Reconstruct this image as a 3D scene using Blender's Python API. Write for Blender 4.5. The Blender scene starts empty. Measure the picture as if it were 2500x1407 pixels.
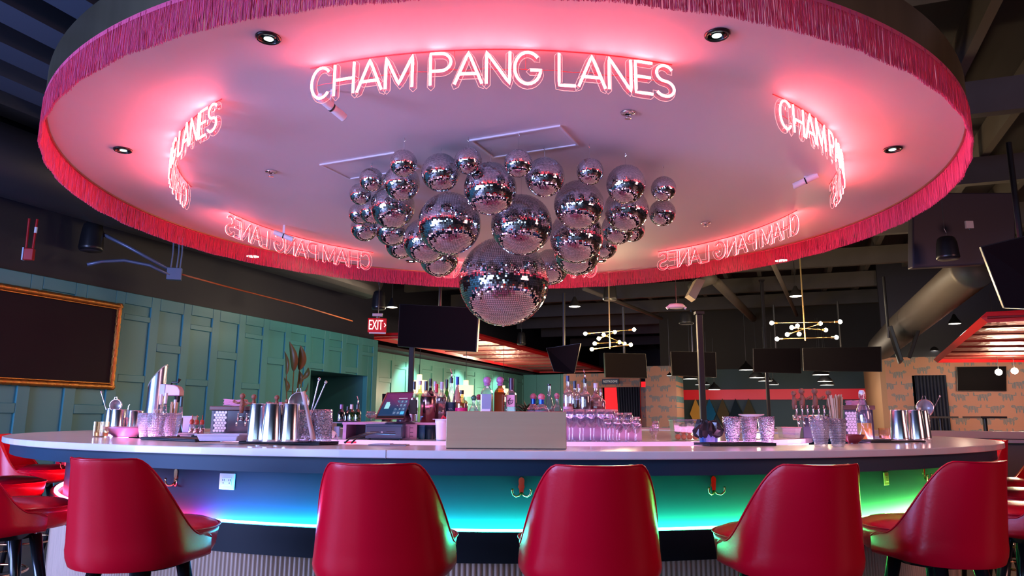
import bpy, math, random
import numpy as np
from mathutils import Vector, Matrix
random.seed(7)
R_ = math.radians
sc = bpy.context.scene
COL = sc.collection
# ---------------------------------------------------------------- camera
F, TH, PY, RO, CZ = 1797., .1828, 690., .0063, 1.195      # focal px, pitch, principal y, roll, eye height
cam = bpy.data.cameras.new('camera'); camo = bpy.data.objects.new('camera', cam); COL.objects.link(camo)
cam.sensor_width = 36; cam.lens = F/2500*36; cam.shift_y = -(703.5-PY)/2500; cam.clip_start = .05; cam.clip_end = 200
fw = Vector((0, math.cos(TH), math.sin(TH))); up = Vector((0, -math.sin(TH), math.cos(TH))); rt = Vector((1, 0, 0))
c_, s_ = math.cos(RO), math.sin(RO)
rt2 = rt*c_+up*s_; up2 = up*c_-rt*s_
camo.matrix_world = Matrix(((rt2.x, up2.x, -fw.x, 0), (rt2.y, up2.y, -fw.y, 0), (rt2.z, up2.z, -fw.z, CZ), (0, 0, 0, 1)))
sc.camera = camo
sc.view_settings.view_transform = 'Standard'; sc.view_settings.look = 'None'
sc.view_settings.exposure = 1.3; sc.view_settings.gamma = 1; sc.view_settings.use_curve_mapping = False
sc.cycles.use_denoising = True; sc.cycles.max_bounces = 7; sc.cycles.transparent_max_bounces = 16
sc.cycles.sample_clamp_indirect = 6; sc.cycles.caustics_reflective = False; sc.cycles.caustics_refractive = False
sc.cycles.use_light_tree = True
w = bpy.data.worlds.new('world'); sc.world = w; w.use_nodes = True
w.node_tree.nodes['Background'].inputs[0].default_value = (.05, .05, .09, 1)
w.node_tree.nodes['Background'].inputs[1].default_value = .12

def light(name, kind, loc, energy, color, size=.1, aim=None, sy=None, spot=None):
    d = bpy.data.lights.new(name, kind); d.energy = energy; d.color = color
    if kind == 'AREA':
        d.size = size
        if sy: d.shape = 'RECTANGLE'; d.size_y = sy
    elif kind == 'SPOT': d.spot_size = R_(spot or 70); d.spot_blend = .6; d.shadow_soft_size = size
    elif kind == 'POINT': d.shadow_soft_size = size
    o = bpy.data.objects.new(name, d); COL.objects.link(o); o.location = loc
    if aim is not None: o.rotation_euler = (Vector(aim)-Vector(loc)).to_track_quat('-Z', 'Y').to_euler()
    return o
# daylight from behind and left of the camera, then two added fills
light('window_daylight', 'AREA', (-7.4, -2.9, 2.1), 300, (.40, .48, 1.0), 4.2, (0, 5, 1.6), 2.6)
light('side_window_daylight', 'AREA', (-6.9, 1.4, 1.7), 230, (.30, .42, 1.0), 2.6, (0, 3.6, 1.0), 1.8)  # added blue fill for the left bar front and stool sides
light('right_window_daylight', 'AREA', (8.2, .5, 2.6), 60, (1.0, .45, .42), 3.0, (0, 6, 1.8), 2.0)  # added pink fill for the right side

# ---------------------------------------------------------------- projection helpers (pixel of the 2500 frame -> world)
def ray(x, y):
    a = x-1250; b = y-PY
    u = c_*a+s_*b; v = -s_*a+c_*b; fx = u/F; q = -v/F
    return Vector((fx, math.cos(TH)-q*math.sin(TH), math.sin(TH)+q*math.cos(TH)))
EYE = Vector((0, 0, CZ))
def pd(x, y, Y): r = ray(x, y); return EYE+r*(Y/r.y)
def pz(x, y, z): r = ray(x, y); return EYE+r*((z-CZ)/r.z)
E1 = Vector((.936, -.352, 0)); E2 = Vector((.352, .936, 0))     # directions across and along the hall
def W(a, b, z): return E1*a+E2*b+Vector((0, 0, z))
def pb(x, y, b): r = ray(x, y); return EYE+r*(b/(r.dot(E2)))
def pa(x, y, a): r = ray(x, y); return EYE+r*(a/(r.dot(E1)))
YAW = math.atan2(-.352, .936)                                     # hall frame: local x = E1, y = E2
BC = Vector((-.046, 6.6, 0))
def az(deg, R, z=0): a = R_(deg); return Vector((BC.x+R*math.sin(a), BC.y-R*math.cos(a), z))

# ---------------------------------------------------------------- materials
MT = {}
def mat(name, col, rough=.5, metal=0, emit=None, es=0, bump=0, bscale=30, coat=0, spec=None, noise=0, nscale=8, trans=0, aniso=None, stretch=None):
    if name in MT: return MT[name]
    m = bpy.data.materials.new(name); m.use_nodes = True; nt = m.node_tree; b = nt.nodes['Principled BSDF']
    b.inputs['Base Color'].default_value = (*col, 1); b.inputs['Roughness'].default_value = rough; b.inputs['Metallic'].default_value = metal
    if coat: b.inputs['Coat Weight'].default_value = coat; b.inputs['Coat Roughness'].default_value = .12
    if spec is not None: b.inputs['Specular IOR Level'].default_value = spec
    if trans: b.inputs['Transmission Weight'].default_value = trans
    if emit: b.inputs['Emission Color'].default_value = (*emit, 1); b.inputs['Emission Strength'].default_value = es
    if bump or noise:
        tc = nt.nodes.new('ShaderNodeTexCoord'); mp = nt.nodes.new('ShaderNodeMapping'); nt.links.new(tc.outputs['Object'], mp.inputs[0])
        if stretch: mp.inputs['Scale'].default_value = stretch
        n = nt.nodes.new('ShaderNodeTexNoise'); n.inputs['Scale'].default_value = bscale if bump else nscale; n.inputs['Detail'].default_value = 4
        nt.links.new(mp.outputs[0], n.inputs['Vector'])
        if bump:
            bp = nt.nodes.new('ShaderNodeBump'); bp.inputs['Strength'].default_value = bump; bp.inputs['Distance'].default_value = .01
            nt.links.new(n.outputs['Fac'], bp.inputs['Height']); nt.links.new(bp.outputs[0], b.inputs['Normal'])
        if noise:
            mx = nt.nodes.new('ShaderNodeMix'); mx.data_type = 'RGBA'; n2 = nt.nodes.new('ShaderNodeTexNoise'); n2.inputs['Scale'].default_value = nscale; n2.inputs['Detail'].default_value = 5
            nt.links.new(mp.outputs[0], n2.inputs['Vector']); nt.links.new(n2.outputs['Fac'], mx.inputs[0])
            mx.inputs[6].default_value = tuple(c*(1-noise) for c in col)+(1,); mx.inputs[7].default_value = tuple(min(1, c*(1+noise)) for c in col)+(1,)
            nt.links.new(mx.outputs[2], b.inputs['Base Color'])
    MT[name] = m; return m
def emis(name, col, st):
    if name in MT: return MT[name]
    m = bpy.data.materials.new(name); m.use_nodes = True; nt = m.node_tree; nt.nodes.clear()
    e = nt.nodes.new('ShaderNodeEmission'); e.inputs[0].default_value = (*col, 1); e.inputs[1].default_value = st
    o = nt.nodes.new('ShaderNodeOutputMaterial'); nt.links.new(e.outputs[0], o.inputs[0]); MT[name] = m; return m
def glassy(name, tint=(1, 1, 1), body=.0, bcol=(1, 1, 1), rough=.03, bump=0, bscale=60, gl=.12, vor=False):
    """thin glass: tinted see-through mixed with a fresnel gloss and a little diffuse body"""
    if name in MT: return MT[name]
    m = bpy.data.materials.new(name); m.use_nodes = True; nt = m.node_tree; nt.nodes.clear(); L = nt.links
    t = nt.nodes.new('ShaderNodeBsdfTransparent'); t.inputs[0].default_value = (*tint, 1)
    d = nt.nodes.new('ShaderNodeBsdfDiffuse'); d.inputs[0].default_value = (*bcol, 1)
    g = nt.nodes.new('ShaderNodeBsdfGlossy'); g.inputs['Roughness'].default_value = rough
    lw = nt.nodes.new('ShaderNodeLayerWeight'); lw.inputs[0].default_value = .35
    mp = nt.nodes.new('ShaderNodeMapRange'); mp.inputs[3].default_value = gl; mp.inputs[4].default_value = .95
    L.new(lw.outputs['Facing'], mp.inputs[0])
    m1 = nt.nodes.new('ShaderNodeMixShader'); m1.inputs[0].default_value = body; L.new(t.outputs[0], m1.inputs[1]); L.new(d.outputs[0], m1.inputs[2])
    m2 = nt.nodes.new('ShaderNodeMixShader'); L.new(mp.outputs[0], m2.inputs[0]); L.new(m1.outputs[0], m2.inputs[1]); L.new(g.outputs[0], m2.inputs[2])
    if bump:
        tc = nt.nodes.new('ShaderNodeTexCoord')
        n = nt.nodes.new('ShaderNodeTexVoronoi' if vor else 'ShaderNodeTexNoise'); n.inputs['Scale'].default_value = bscale; L.new(tc.outputs['Object'], n.inputs['Vector'])
        bp = nt.nodes.new('ShaderNodeBump'); bp.inputs['Strength'].default_value = bump; bp.inputs['Distance'].default_value = .004
        L.new(n.outputs['Distance' if vor else 'Fac'], bp.inputs['Height'])
        for q in (g, d, lw): L.new(bp.outputs[0], q.inputs['Normal'])
    o = nt.nodes.new('ShaderNodeOutputMaterial'); L.new(m2.outputs[0], o.inputs[0]); MT[name] = m; return m

# ---------------------------------------------------------------- mesh builder
class MB:
    def __init__(s): s.v = []; s.f = []
    def add(s, vs, fs):
        k = len(s.v); s.v += [tuple(p) for p in vs]; s.f += [tuple(i+k for i in f) for f in fs]; return s
    def box(s, x0, x1, y0, y1, z0, z1, M=None):
        vs = [Vector((x, y, z)) for z in (z0, z1) for y in (y0, y1) for x in (x0, x1)]
        if M is not None: vs = [M @ p for p in vs]
        return s.add(vs, [(0, 2, 3, 1), (4, 5, 7, 6), (0, 1, 5, 4), (2, 6, 7, 3), (0, 4, 6, 2), (1, 3, 7, 5)])
    def hull4(s, pts, n, th):
        """flat polygon pts (3D) extruded by th along n"""
        n = Vector(n).normalized()*th; k = len(pts); vs = [Vector(p) for p in pts]+[Vector(p)+n for p in pts]
        return s.add(vs, [tuple(range(k))[::-1], tuple(range(k, 2*k))]+[(i, (i+1) % k, (i+1) % k+k, i+k) for i in range(k)])
    def lathe(s, prof, n=24, c=(0, 0, 0), cap=True, sx=1, sy=1):
        c = Vector(c); vs = []; fs = []; m = len(prof)
        for r, z in prof:
            for i in range(n):
                a = 2*math.pi*i/n; vs.append(c+Vector((r*math.cos(a)*sx, r*math.sin(a)*sy, z)))
        for j in range(m-1):
            for i in range(n):
                i2 = (i+1) % n; fs.append((j*n+i, j*n+i2, (j+1)*n+i2, (j+1)*n+i))
        if cap:
            if prof[0][0] > 1e-4: fs.append(tuple(range(n))[::-1])
            if prof[-1][0] > 1e-4: fs.append(tuple((m-1)*n+i for i in range(n)))
        return s.add(vs, fs)
    def tube(s, path, r, n=8, closed=False, cap=True, up0=None):
        P = [Vector(p) for p in path]; m = len(P); rr = r if isinstance(r, (list, tuple)) else [r]*m
        vs = []; fs = []; pn = None
        for i in range(m):
            if closed: t = P[(i+1) % m]-P[i-1]
            else: t = P[min(i+1, m-1)]-P[max(i-1, 0)]
            t.normalize()
            if pn is None:
                a = Vector((0, 0, 1)) if abs(t.z) < .9 else Vector((1, 0, 0)); pn = (a-t*a.dot(t)).normalized()
            else:
                pn = pn-t*pn.dot(t)
                pn = pn.normalized() if pn.length > 1e-6 else Vector((1, 0, 0))
            bn = t.cross(pn)
            for k in range(n):
                a = 2*math.pi*k/n; vs.append(P[i]+(pn*math.cos(a)+bn*math.sin(a))*rr[i])
        for i in range(m if closed else m-1):
            j = (i+1) % m
            for k in range(n):
                k2 = (k+1) % n; fs.append((i*n+k, i*n+k2, j*n+k2, j*n+k))
        if cap and not closed: fs.append(tuple(range(n))[::-1]); fs.append(tuple((m-1)*n+k for k in range(n)))
        return s.add(vs, fs)
    def cyl(s, p0, p1, r0, r1=None, n=16): return s.tube([p0, p1], [r0, r0 if r1 is None else r1], n)
    def sphere(s, c, r, n=12, m=8, sz=1): return s.lathe([(max(r*math.sin(math.pi*j/m), 1e-5), -r*sz*math.cos(math.pi*j/m)) for j in range(m+1)], n, c, cap=False)
    def arc(s, R0, R1, z0, z1, a0, a1, n, c=BC):
        """ring sector, radii R0<R1, azimuth degrees (0 = toward the camera)"""
        full = abs(a1-a0) >= 360; k = n if full else n+1; vs = []; fs = []
        for i in range(k):
            a = R_(a0+(a1-a0)*i/n); d = Vector((math.sin(a), -math.cos(a), 0))
            for R, z in ((R0, z0), (R1, z0), (R1, z1), (R0, z1)): vs.append(c+d*R+Vector((0, 0, z)))
        for i in range(n):
            j = (i+1) % k
            for q in range(4): fs.append((i*4+q, i*4+(q+1) % 4, j*4+(q+1) % 4, j*4+q))
        if not full: fs += [(0, 3, 2, 1), tuple(n*4+q for q in range(4))]
        return s.add(vs, fs)
    def obj(s, name, m, parent=None, smooth=False, loc=None, bevel=0, bseg=2, sub=0, auto=False):
        me = bpy.data.meshes.new(name); me.from_pydata(s.v, [], s.f); me.update()
        o = bpy.data.objects.new(name, me); COL.objects.link(o); me.materials.append(m)
        if smooth or auto:
            me.polygons.foreach_set('use_smooth', [True]*len(me.polygons))
            if auto: 
                import bmesh
                bm = bmesh.new(); bm.from_mesh(me); bmesh.ops.recalc_face_normals(bm, faces=bm.faces)
                for e in bm.edges:
                    if len(e.link_faces) == 2 and e.calc_face_angle(0) > R_(38): e.smooth = False
                bm.to_mesh(me); bm.free()
        if bevel:
            q = o.modifiers.new('bevel', 'BEVEL'); q.width = bevel; q.segments = bseg; q.limit_method = 'ANGLE'
        if sub: q = o.modifiers.new('sub', 'SUBSURF'); q.levels = sub; q.render_levels = sub
        if parent is not None: o.parent = parent
        if loc is not None: o.location = loc
        return o
def tag(o, label=None, cat=None, group=None, kind=None):
    if label: o['label'] = label
    if cat: o['category'] = cat
    if group: o['group'] = group
    if kind: o['kind'] = kind
    return o
def thing(name, label, cat, loc=(0, 0, 0), rz=0, group=None):
    o = bpy.data.objects.new(name, None); COL.objects.link(o); o.location = loc; o.rotation_euler = (0, 0, rz); o.empty_display_size = .05
    return tag(o, label, cat, group)
def copy_tree(o, parent=None):
    c = o.copy(); COL.objects.link(c); c.parent = parent
    for ch in list(o.children): copy_tree(ch, c)
    return c
def struct(o): o['kind'] = 'structure'; return o
def text(name, s, size, m, parent, loc, rot, ext=.001, align='CENTER', sx=1):
    cu = bpy.data.curves.new(name, 'FONT'); cu.body = s; cu.size = size; cu.extrude = ext; cu.align_x = align; cu.align_y = 'CENTER'
    cu.materials.append(m); t_ = bpy.data.objects.new(name+'_curve', cu); COL.objects.link(t_)
    me = bpy.data.meshes.new_from_object(t_.evaluated_get(bpy.context.evaluated_depsgraph_get())); bpy.data.objects.remove(t_)
    o = bpy.data.objects.new(name, me); COL.objects.link(o); o.parent = parent; o.location = loc; o.rotation_euler = rot; o.scale = (sx, 1, 1)
    return o
# ================================================================ room shell
floor_m = mat('brown_plank_floor', (.10, .075, .06), .45, noise=.4, nscale=3, bump=.1, bscale=12, stretch=(1, .15, 1))
struct(MB().box(-16, 22, -9, 42, -.1, 0, Matrix.Rotation(YAW, 4, 'Z')).obj('floor', floor_m))
dark_m = mat('dark_navy_paint', (.012, .013, .027), .6, bump=.15, bscale=4)
black_m = mat('black_matt', (.006, .006, .007), .5)
HR = Matrix.Rotation(YAW, 4, 'Z')
struct(MB().box(-16, 22, -9, 42, 5.3, 5.4, HR).obj('ceiling', mat('dark_deck', (.03, .027, .03), .8)))
teal = mat('teal_panel_paint', (.050, .29, .32), .42, bump=.08, bscale=6)
# left wall: a = -8.64
AL = -8.64
b_end = pa(912, 900, AL).dot(E2)
def wall_panelled(name, a0, b0, b1, z1, m, th=.12, colw=.62, skip=None, flip=False):
    """wall in plane a=a0 facing +a, raised stiles and rails around staggered sunk panels"""
    M = HR; mb = MB(); f = a0
    spans = [(b0, b1)] if not skip else [(b0, skip[0]), (skip[1], b1)]
    for q0, q1 in spans: mb.box(f-th, f, q0, q1, 0, z1, M)
    if skip: mb.box(f-th, f, skip[0], skip[1], skip[2], z1, M)
    n = max(1, round((b1-b0)/colw)); cw = (b1-b0)/n; t = .028
    for i in range(n+1):
        y = b0+i*cw
        zz = 0 if not skip or not (skip[0]-.05 < y < skip[1]+.05) else skip[2]
        mb.box(f, f+t, y-.08, y+.08, zz, z1, M)
    A = [(0, .16), (.78, .9), (1.66, 1.76), (2.52, 2.6), (2.74, z1)]
    Bq = [(0, .16), (1.22, 1.34), (2.12, 2.24), (2.72, z1)]
    for i in range(n):
        y0, y1 = b0+i*cw+.08, b0+(i+1)*cw-.08
        for z0, zt in (A if i % 2 == 0 else Bq):
            if skip and y1 > skip[0] and y0 < skip[1]:
                if zt < skip[2]+.05: continue
                z0 = max(z0, skip[2])
            mb.box(f, f+t, y0, y1, z0, zt, M)
    return struct(mb.obj(name, m, bevel=.006, bseg=1))
o0 = pa(757, 950, AL).dot(E2); o1 = pa(896, 950, AL).dot(E2)
zt = pa(830, 912, AL).z
wall_panelled('wall_left', AL, -6, b_end, 2.9, teal, skip=(o0, o1, zt))
# recess behind the opening
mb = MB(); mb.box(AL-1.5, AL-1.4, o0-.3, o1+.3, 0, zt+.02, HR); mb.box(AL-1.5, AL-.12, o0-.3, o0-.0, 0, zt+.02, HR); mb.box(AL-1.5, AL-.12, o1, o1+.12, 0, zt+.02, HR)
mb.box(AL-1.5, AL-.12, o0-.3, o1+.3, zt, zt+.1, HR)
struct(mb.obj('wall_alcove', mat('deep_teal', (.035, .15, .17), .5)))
# dark upper wall above the teal panelling
struct(MB().box(AL-.2, AL-.02, -6, b_end, 2.9, 5.3, HR).obj('wall_left_upper', dark_m))
# end return of the near teal wall
struct(MB().box(AL-1.46, AL, b_end, b_end+.15, 0, 2.9, HR).obj('wall_return', teal))
A2 = -10.1; B2 = 28.2
wall_panelled('wall_far_left', A2, b_end+.15, B2, 2.9, mat('mint_panel_paint', (.11, .36, .31), .4), colw=.8)
struct(MB().box(A2-.2, A2, b_end, 41, 2.9, 5.3, HR).obj('wall_far_left_upper', dark_m))
ae = pb(1376, 980, B2).dot(E1)
mbw = MB(); mbw.box(A2, ae, B2, B2+.15, 0, 2.93, HR)
for i in range(6):
    x = A2+.5+i*1.0; mbw.box(x, x+.08, B2-.03, B2, 0, 2.93, HR)
struct(mbw.obj('wall_far_cross', mat('mint_dark', (.06, .28, .26), .45)))
struct(MB().box(A2, 22, 41, 41.2, 0, 5.3, HR).obj('wall_far', dark_m))
# dark wall far behind with red band
BR = 24.
x0 = pb(1645, 960, BR).dot(E1); x1 = pb(2120, 960, BR).dot(E1)
slate = mat('slate_teal_paint', (.022, .055, .065), .6)
struct(MB().box(x0-.4, x1+6, BR, BR+.2, 0, 2.75, HR).obj('wall_lane', slate)); struct(MB().box(x0-.4, x1+6, BR+.02, BR+.2, 2.75, 5.3, HR).obj('wall_lane_upper', mat('sooty_brown', (.022, .018, .016), .8)))  # upper part painted dark to stand for the hall's dim depth
zb0, zb1 = pb(1900, 976, BR).z, pb(1900, 951, BR).z
tag(MB().box(x0, x1, BR-.08, BR-.005, zb0, zb1, HR).obj('red_band', mat('red_band_paint', (.75, .008, .02), .4, emit=(1, .01, .03), es=.06)),  # faint red glow put into the band's colour
    'long glossy red band running along the dark far wall over the lanes', 'wall band')
struct(MB().box(-9, 19, -8.2, -8, 0, 5.3, HR).obj('wall_back', mat('warm_grey_wall', (.16, .12, .12), .7)))
struct(MB().box(14, 14.2, -8, 24, 0, 5.3, HR).obj('wall_right', mat('brown_wall', (.12, .08, .08), .7)))

pane_m = emis('daylight_pane', (.42, .66, 1), 1.7); wf = mat('window_frame_black', (.01, .01, .012), .4)  # glowing panes added behind the camera for balls and steel to reflect
for i, a0 in enumerate((-6.4, -3.6, -.8, 2.0, 4.8)):
    o = MB().box(0, 2.1, -.02, 0, 0, 1.7).obj('window_%d' % (i+1), pane_m); o.location = W(a0, -7.97, .8); o.rotation_euler = (0, 0, YAW); struct(o)
    fb = MB()
    for x in (0, .7, 1.4, 2.1): fb.box(x-.03, x+.03, 0, .04, -.03, 1.73)
    for z in (0, 1.1, 1.7): fb.box(-.03, 2.13, 0, .035, z-.03, z+.03)
    fb.obj('window_frame', wf, o)
# wallpaper with prowling blue cats, as blotches
def wallpaper():
    m = bpy.data.materials.new('peach_cat_wallpaper'); m.use_nodes = True; nt = m.node_tree; b = nt.nodes['Principled BSDF']; L = nt.links
    N = nt.nodes.new; b.inputs['Roughness'].default_value = .7
    tc = N('ShaderNodeTexCoord'); sp = N('ShaderNodeSeparateXYZ'); L.new(tc.outputs['Object'], sp.inputs[0])
    def mth(op, a, b_=None, c=None):
        n = N('ShaderNodeMath'); n.operation = op
        for i, q in enumerate((a, b_, c)):
            if q is None: continue
            if isinstance(q, (int, float)): n.inputs[i].default_value = q
            else: L.new(q, n.inputs[i])
        return n.outputs[0]
    px, pz_ = .47, .27                                         # repeat of the print
    row = mth('FLOOR', mth('DIVIDE', sp.outputs[2], pz_))
    u0 = mth('DIVIDE', mth('ADD', sp.outputs[0], mth('MULTIPLY', row, .23)), px)
    cell = mth('FLOOR', u0)
    u = mth('SUBTRACT', mth('FRACT', u0), .5); v = mth('SUBTRACT', mth('FRACT', mth('DIVIDE', sp.outputs[2], pz_)), .5)
    sg = mth('SIGN', mth('SUBTRACT', mth('FRACT', mth('MULTIPLY', cell, .5)), .25)); u = mth('MULTIPLY', u, sg)
    def ell(cx, cy, rx, ry):
        a = mth('DIVIDE', mth('SUBTRACT', u, cx), rx); c = mth('DIVIDE', mth('SUBTRACT', v, cy), ry)
        return mth('LESS_THAN', mth('ADD', mth('MULTIPLY', a, a), mth('MULTIPLY', c, c)), 1.)
    acc = None
    for e in ((0, .05, .24, .17), (-.27, .18, .10, .13), (-.16, -.16, .045, .24), (-.04, -.12, .04, .22), (.13, -.14, .05, .24), (.21, -.12, .04, .24), (.30, .1, .12, .045), (.38, .22, .035, .14)):
        q = ell(*e); acc = q if acc is None else mth('MAXIMUM', acc, q)
    wv = N('ShaderNodeTexWave'); wv.inputs['Scale'].default_value = 14; wv.inputs['Distortion'].default_value = 3; L.new(tc.outputs['Object'], wv.inputs['Vector'])
    str_ = mth('GREATER_THAN', wv.outputs['Fac'], .3)
    mx = N('ShaderNodeMix'); mx.data_type = 'RGBA'; L.new(mth('MULTIPLY', acc, str_), mx.inputs[0])
    mx.inputs[6].default_value = (.52, .24, .16, 1); mx.inputs[7].default_value = (.10, .20, .22, 1); L.new(mx.outputs[2], b.inputs['Base Color'])
    return m
wp = wallpaper()
def wallbox(name, x0, x1, b0, b1, z0, z1, m):
    """box in the hall frame as an object whose local axes run along the wall"""
    o = MB().box(0, x1-x0, 0, b1-b0, 0, z1-z0).obj(name, m); o.location = W(x0, b0, z0); o.rotation_euler = (0, 0, YAW); return struct(o)
BW = 19.8
xa = pb(2165, 950, BW).dot(E1); xd0 = pb(2229, 950, BW).dot(E1); xd1 = pb(2309, 950, BW).dot(E1); zd = pb(2270, 917, BW).z; zw = pb(2250, 872, BW).z
wallbox('wall_wallpaper_right', xa, xd0, BW, BW+.2, 0, zw, wp)
wallbox('wall_wallpaper_over_door', xd0, xd1, BW, BW+.2, zd, zw, wp)
wallbox('wall_wallpaper_far_right', xd1, xd1+5, BW, BW+.2, 0, zw, wp)
wallbox('wall_wallpaper_end', xa-.12, xa, BW, BR, 0, zw, mat('tan_end', (.45, .24, .13), .6))
wallbox('wall_upper_right', xa, xd1+5, BW+.05, BW+.2, zw, 5.3, dark_m)
B3 = 20.8
xr0 = pb(1400, 950, B3).dot(E1); xr1 = pb(1505, 950, B3).dot(E1); xr2 = pb(1563, 950, B3).dot(E1); xr3 = pb(1655, 950, B3).dot(E1)
zr = pb(1480, 922, B3).z; zrd = pb(1530, 946, B3).z; 
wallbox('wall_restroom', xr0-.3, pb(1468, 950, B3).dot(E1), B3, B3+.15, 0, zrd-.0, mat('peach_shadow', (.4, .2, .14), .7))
wallbox('wall_restroom_header', xr0-.3, xr2, B3, B3+.15, zrd, zr+.12, wp)
wallbox('wall_restroom_side', xr2, pb(1578, 950, B3).dot(E1), B3, B3+.15, 0, zrd, wp)
xc0 = pb(1576, 950, B3-.8).dot(E1); xc1 = pb(1651, 950, B3-.8).dot(E1)
wallbox('wall_column', xc0, xc1, B3-.8, B3+.6, 0, pb(1610, 903, B3-.8).z+.1, wp)
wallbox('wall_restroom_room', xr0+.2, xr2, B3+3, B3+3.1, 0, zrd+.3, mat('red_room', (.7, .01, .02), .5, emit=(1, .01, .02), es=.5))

def curtain(x0, x1, ytop, b, label, tilt=0):
    P0 = pb(x0, ytop, b); P1 = pb(x1, ytop, b); n = 90; amp = .03; vs = []; fs = []
    for j, z in enumerate((P0.z, .3)):
        for i in range(n+1):
            t = i/n; p = P0.lerp(P1, t*(1 if j == 0 else 1-tilt)+ (tilt if j else 0)); p.z = z; p += E2*amp*math.sin(t*math.pi*18); vs.append(p)
    for i in range(n): fs.append((i, i+1, n+2+i, n+1+i))
    mb = MB().add(vs, fs); o = mb.obj('curtain', mat('navy_velvet', (.02, .024, .045), .8), smooth=True)
    q = o.modifiers.new('s', 'SOLIDIFY'); q.thickness = .01
    return tag(o, label, 'curtain', 'dark curtains in the doorways')
curtain(1505, 1562, 946, B3-.06, 'dark navy curtain drawn aside in the doorway under the restrooms sign', .12)
curtain(2232, 2308, 917, BW-.06, 'black pleated curtain filling the doorway in the right wallpapered wall')

# ---------------------------------------------------------------- ceiling beams, joists and ducts
beam_m = mat('dusty_grey_beam', (.075, .066, .062), .7, noise=.25, nscale=2)
for i, b in enumerate((6.1, 8.85, 11.6, 14.35, 17.1, 20.0, 22.9, 25.8, 28.7, 33)):
    o = MB().box(0, 24, 0, .14, 0, .38).obj('ceiling_beam', beam_m); o.location = W(-9.5, b, 4.5); o.rotation_euler = (0, 0, YAW)
    tag(o, 'grey ceiling beam crossing the hall under the dark deck', 'ceiling beam', 'ceiling beams crossing the hall'); o['kind'] = 'structure'
mj = MB()
for i in range(26):
    a = -8.2+i*.84; mj.box(a, a+.1, 2.2, 40, 4.9, 5.28, HR)
mj.box(0, 0, 0, 0, 0, 0)
struct(mj.obj('ceiling_joists', mat('dark_joist', (.085, .075, .07), .75)))
mj = MB()
for i in range(12):
    a = -9.1+i*.36*1.9; mj.box(a, a+.34, -1, 9.5, 4.62, 4.9, HR)
# pale blue fluted deck at the upper left
struct(mj.obj('ceiling_deck_left', mat('blue_grey_deck', (.06, .075, .11), .6)))
def pipe(name, pts, r, m, label, cat='pipe', n=12, group=None):
    return tag(MB().tube(pts, r, n).obj(name, m, smooth=True), label, cat, group)
pipe('duct', [W(-8.1, -2, 4.0), W(-8.1, 13, 4.0)], .40, mat('dark_duct', (.03, .032, .045), .5), 'wide dark round duct running along the left wall below the ceiling', 'duct', 24)
grey_pipe = mat('grey_painted_pipe', (.17, .145, .12), .55)
for p, q, r, lab in (((1750, 690), (1838, 778), .11, 'thick tan round pipe slanting behind the dark column'), ((1875, 618), (1945, 770), .05, 'thin grey pipe running down toward the right chandelier'),
                     ((1425, 705), (1615, 778), .05, 'thin grey pipe slanting above the left chandelier'), ((1690, 700), (1740, 680), .12, 'short square tan duct end beside the dark column')):
    pipe('pipe', [pz(*p, 4.3), pz(*q, 4.3)], r, grey_pipe, lab)
# big round duct at the right and the box it leaves
dm = mat('brown_grey_duct', (.075, .062, .055), .5, noise=.15, nscale=3)
P0 = pd(2378, 655, 9.9); P1 = pd(2205, 800, 13.6); P2 = pd(2150, 850, 17.0)
k = 40; path = [P0.lerp(P1, i/k) for i in range(k+1)]+[P1.lerp(P2, i/20) for i in range(1, 21)]
tag(MB().tube(path, [.27+(.008 if i % 2 else 0) for i in range(len(path))], 28).obj('round_duct', dm, smooth=True), 'large ribbed round duct descending toward the wallpapered wall on the right', 'duct')
bx = [pd(2228, 540, 8.6), pd(2228, 655, 8.6), pd(2402, 646, 8.6), pd(2480, 470, 8.6), pd(2228, 470, 8.6)]
tag(MB().hull4([bx[4], bx[1], bx[2], pd(2480, 600, 8.6), bx[3]], (0, 1, 0), .12).obj('air_handler', mat('purple_grey_metal', (.045, .038, .055), .45), bevel=.02), 'big boxy dark air handler hung behind the canopy on the right', 'air handler')
# ================================================================ round canopy
ZD = 3.207; ZF = 3.003; ZB = 3.436; RC = 3.665
can = thing('canopy', 'huge round ceiling canopy with white underside, brass rim and pink fringe above the bar', 'canopy', BC)
LC = Vector((0, 0, 0))
disc_m = mat('white_satin_ceiling', (.78, .72, .74), .6, bump=.02, bscale=2)
MB().lathe([(0.0001, ZD), (RC-.02, ZD), (RC-.02, ZD+.02), (0.0001, ZD+.02)], 160, cap=False).obj('underside', disc_m, can)
MB().lathe([(RC-.02, ZD-.012), (RC, ZD-.012), (RC, ZB), (RC-.02, ZB), (RC-.02, ZD-.012)], 200, cap=False).obj('brass_rim', mat('aged_brass', (.42, .36, .20), .3, 1, bump=.25, bscale=1.5, stretch=(3, 3, .3), noise=.35, nscale=1.5), can, auto=True)
MB().lathe([(0.0001, ZB-.03), (RC-.02, ZB-.03)], 100, cap=False).obj('canopy_top', dark_m, can)
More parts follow.
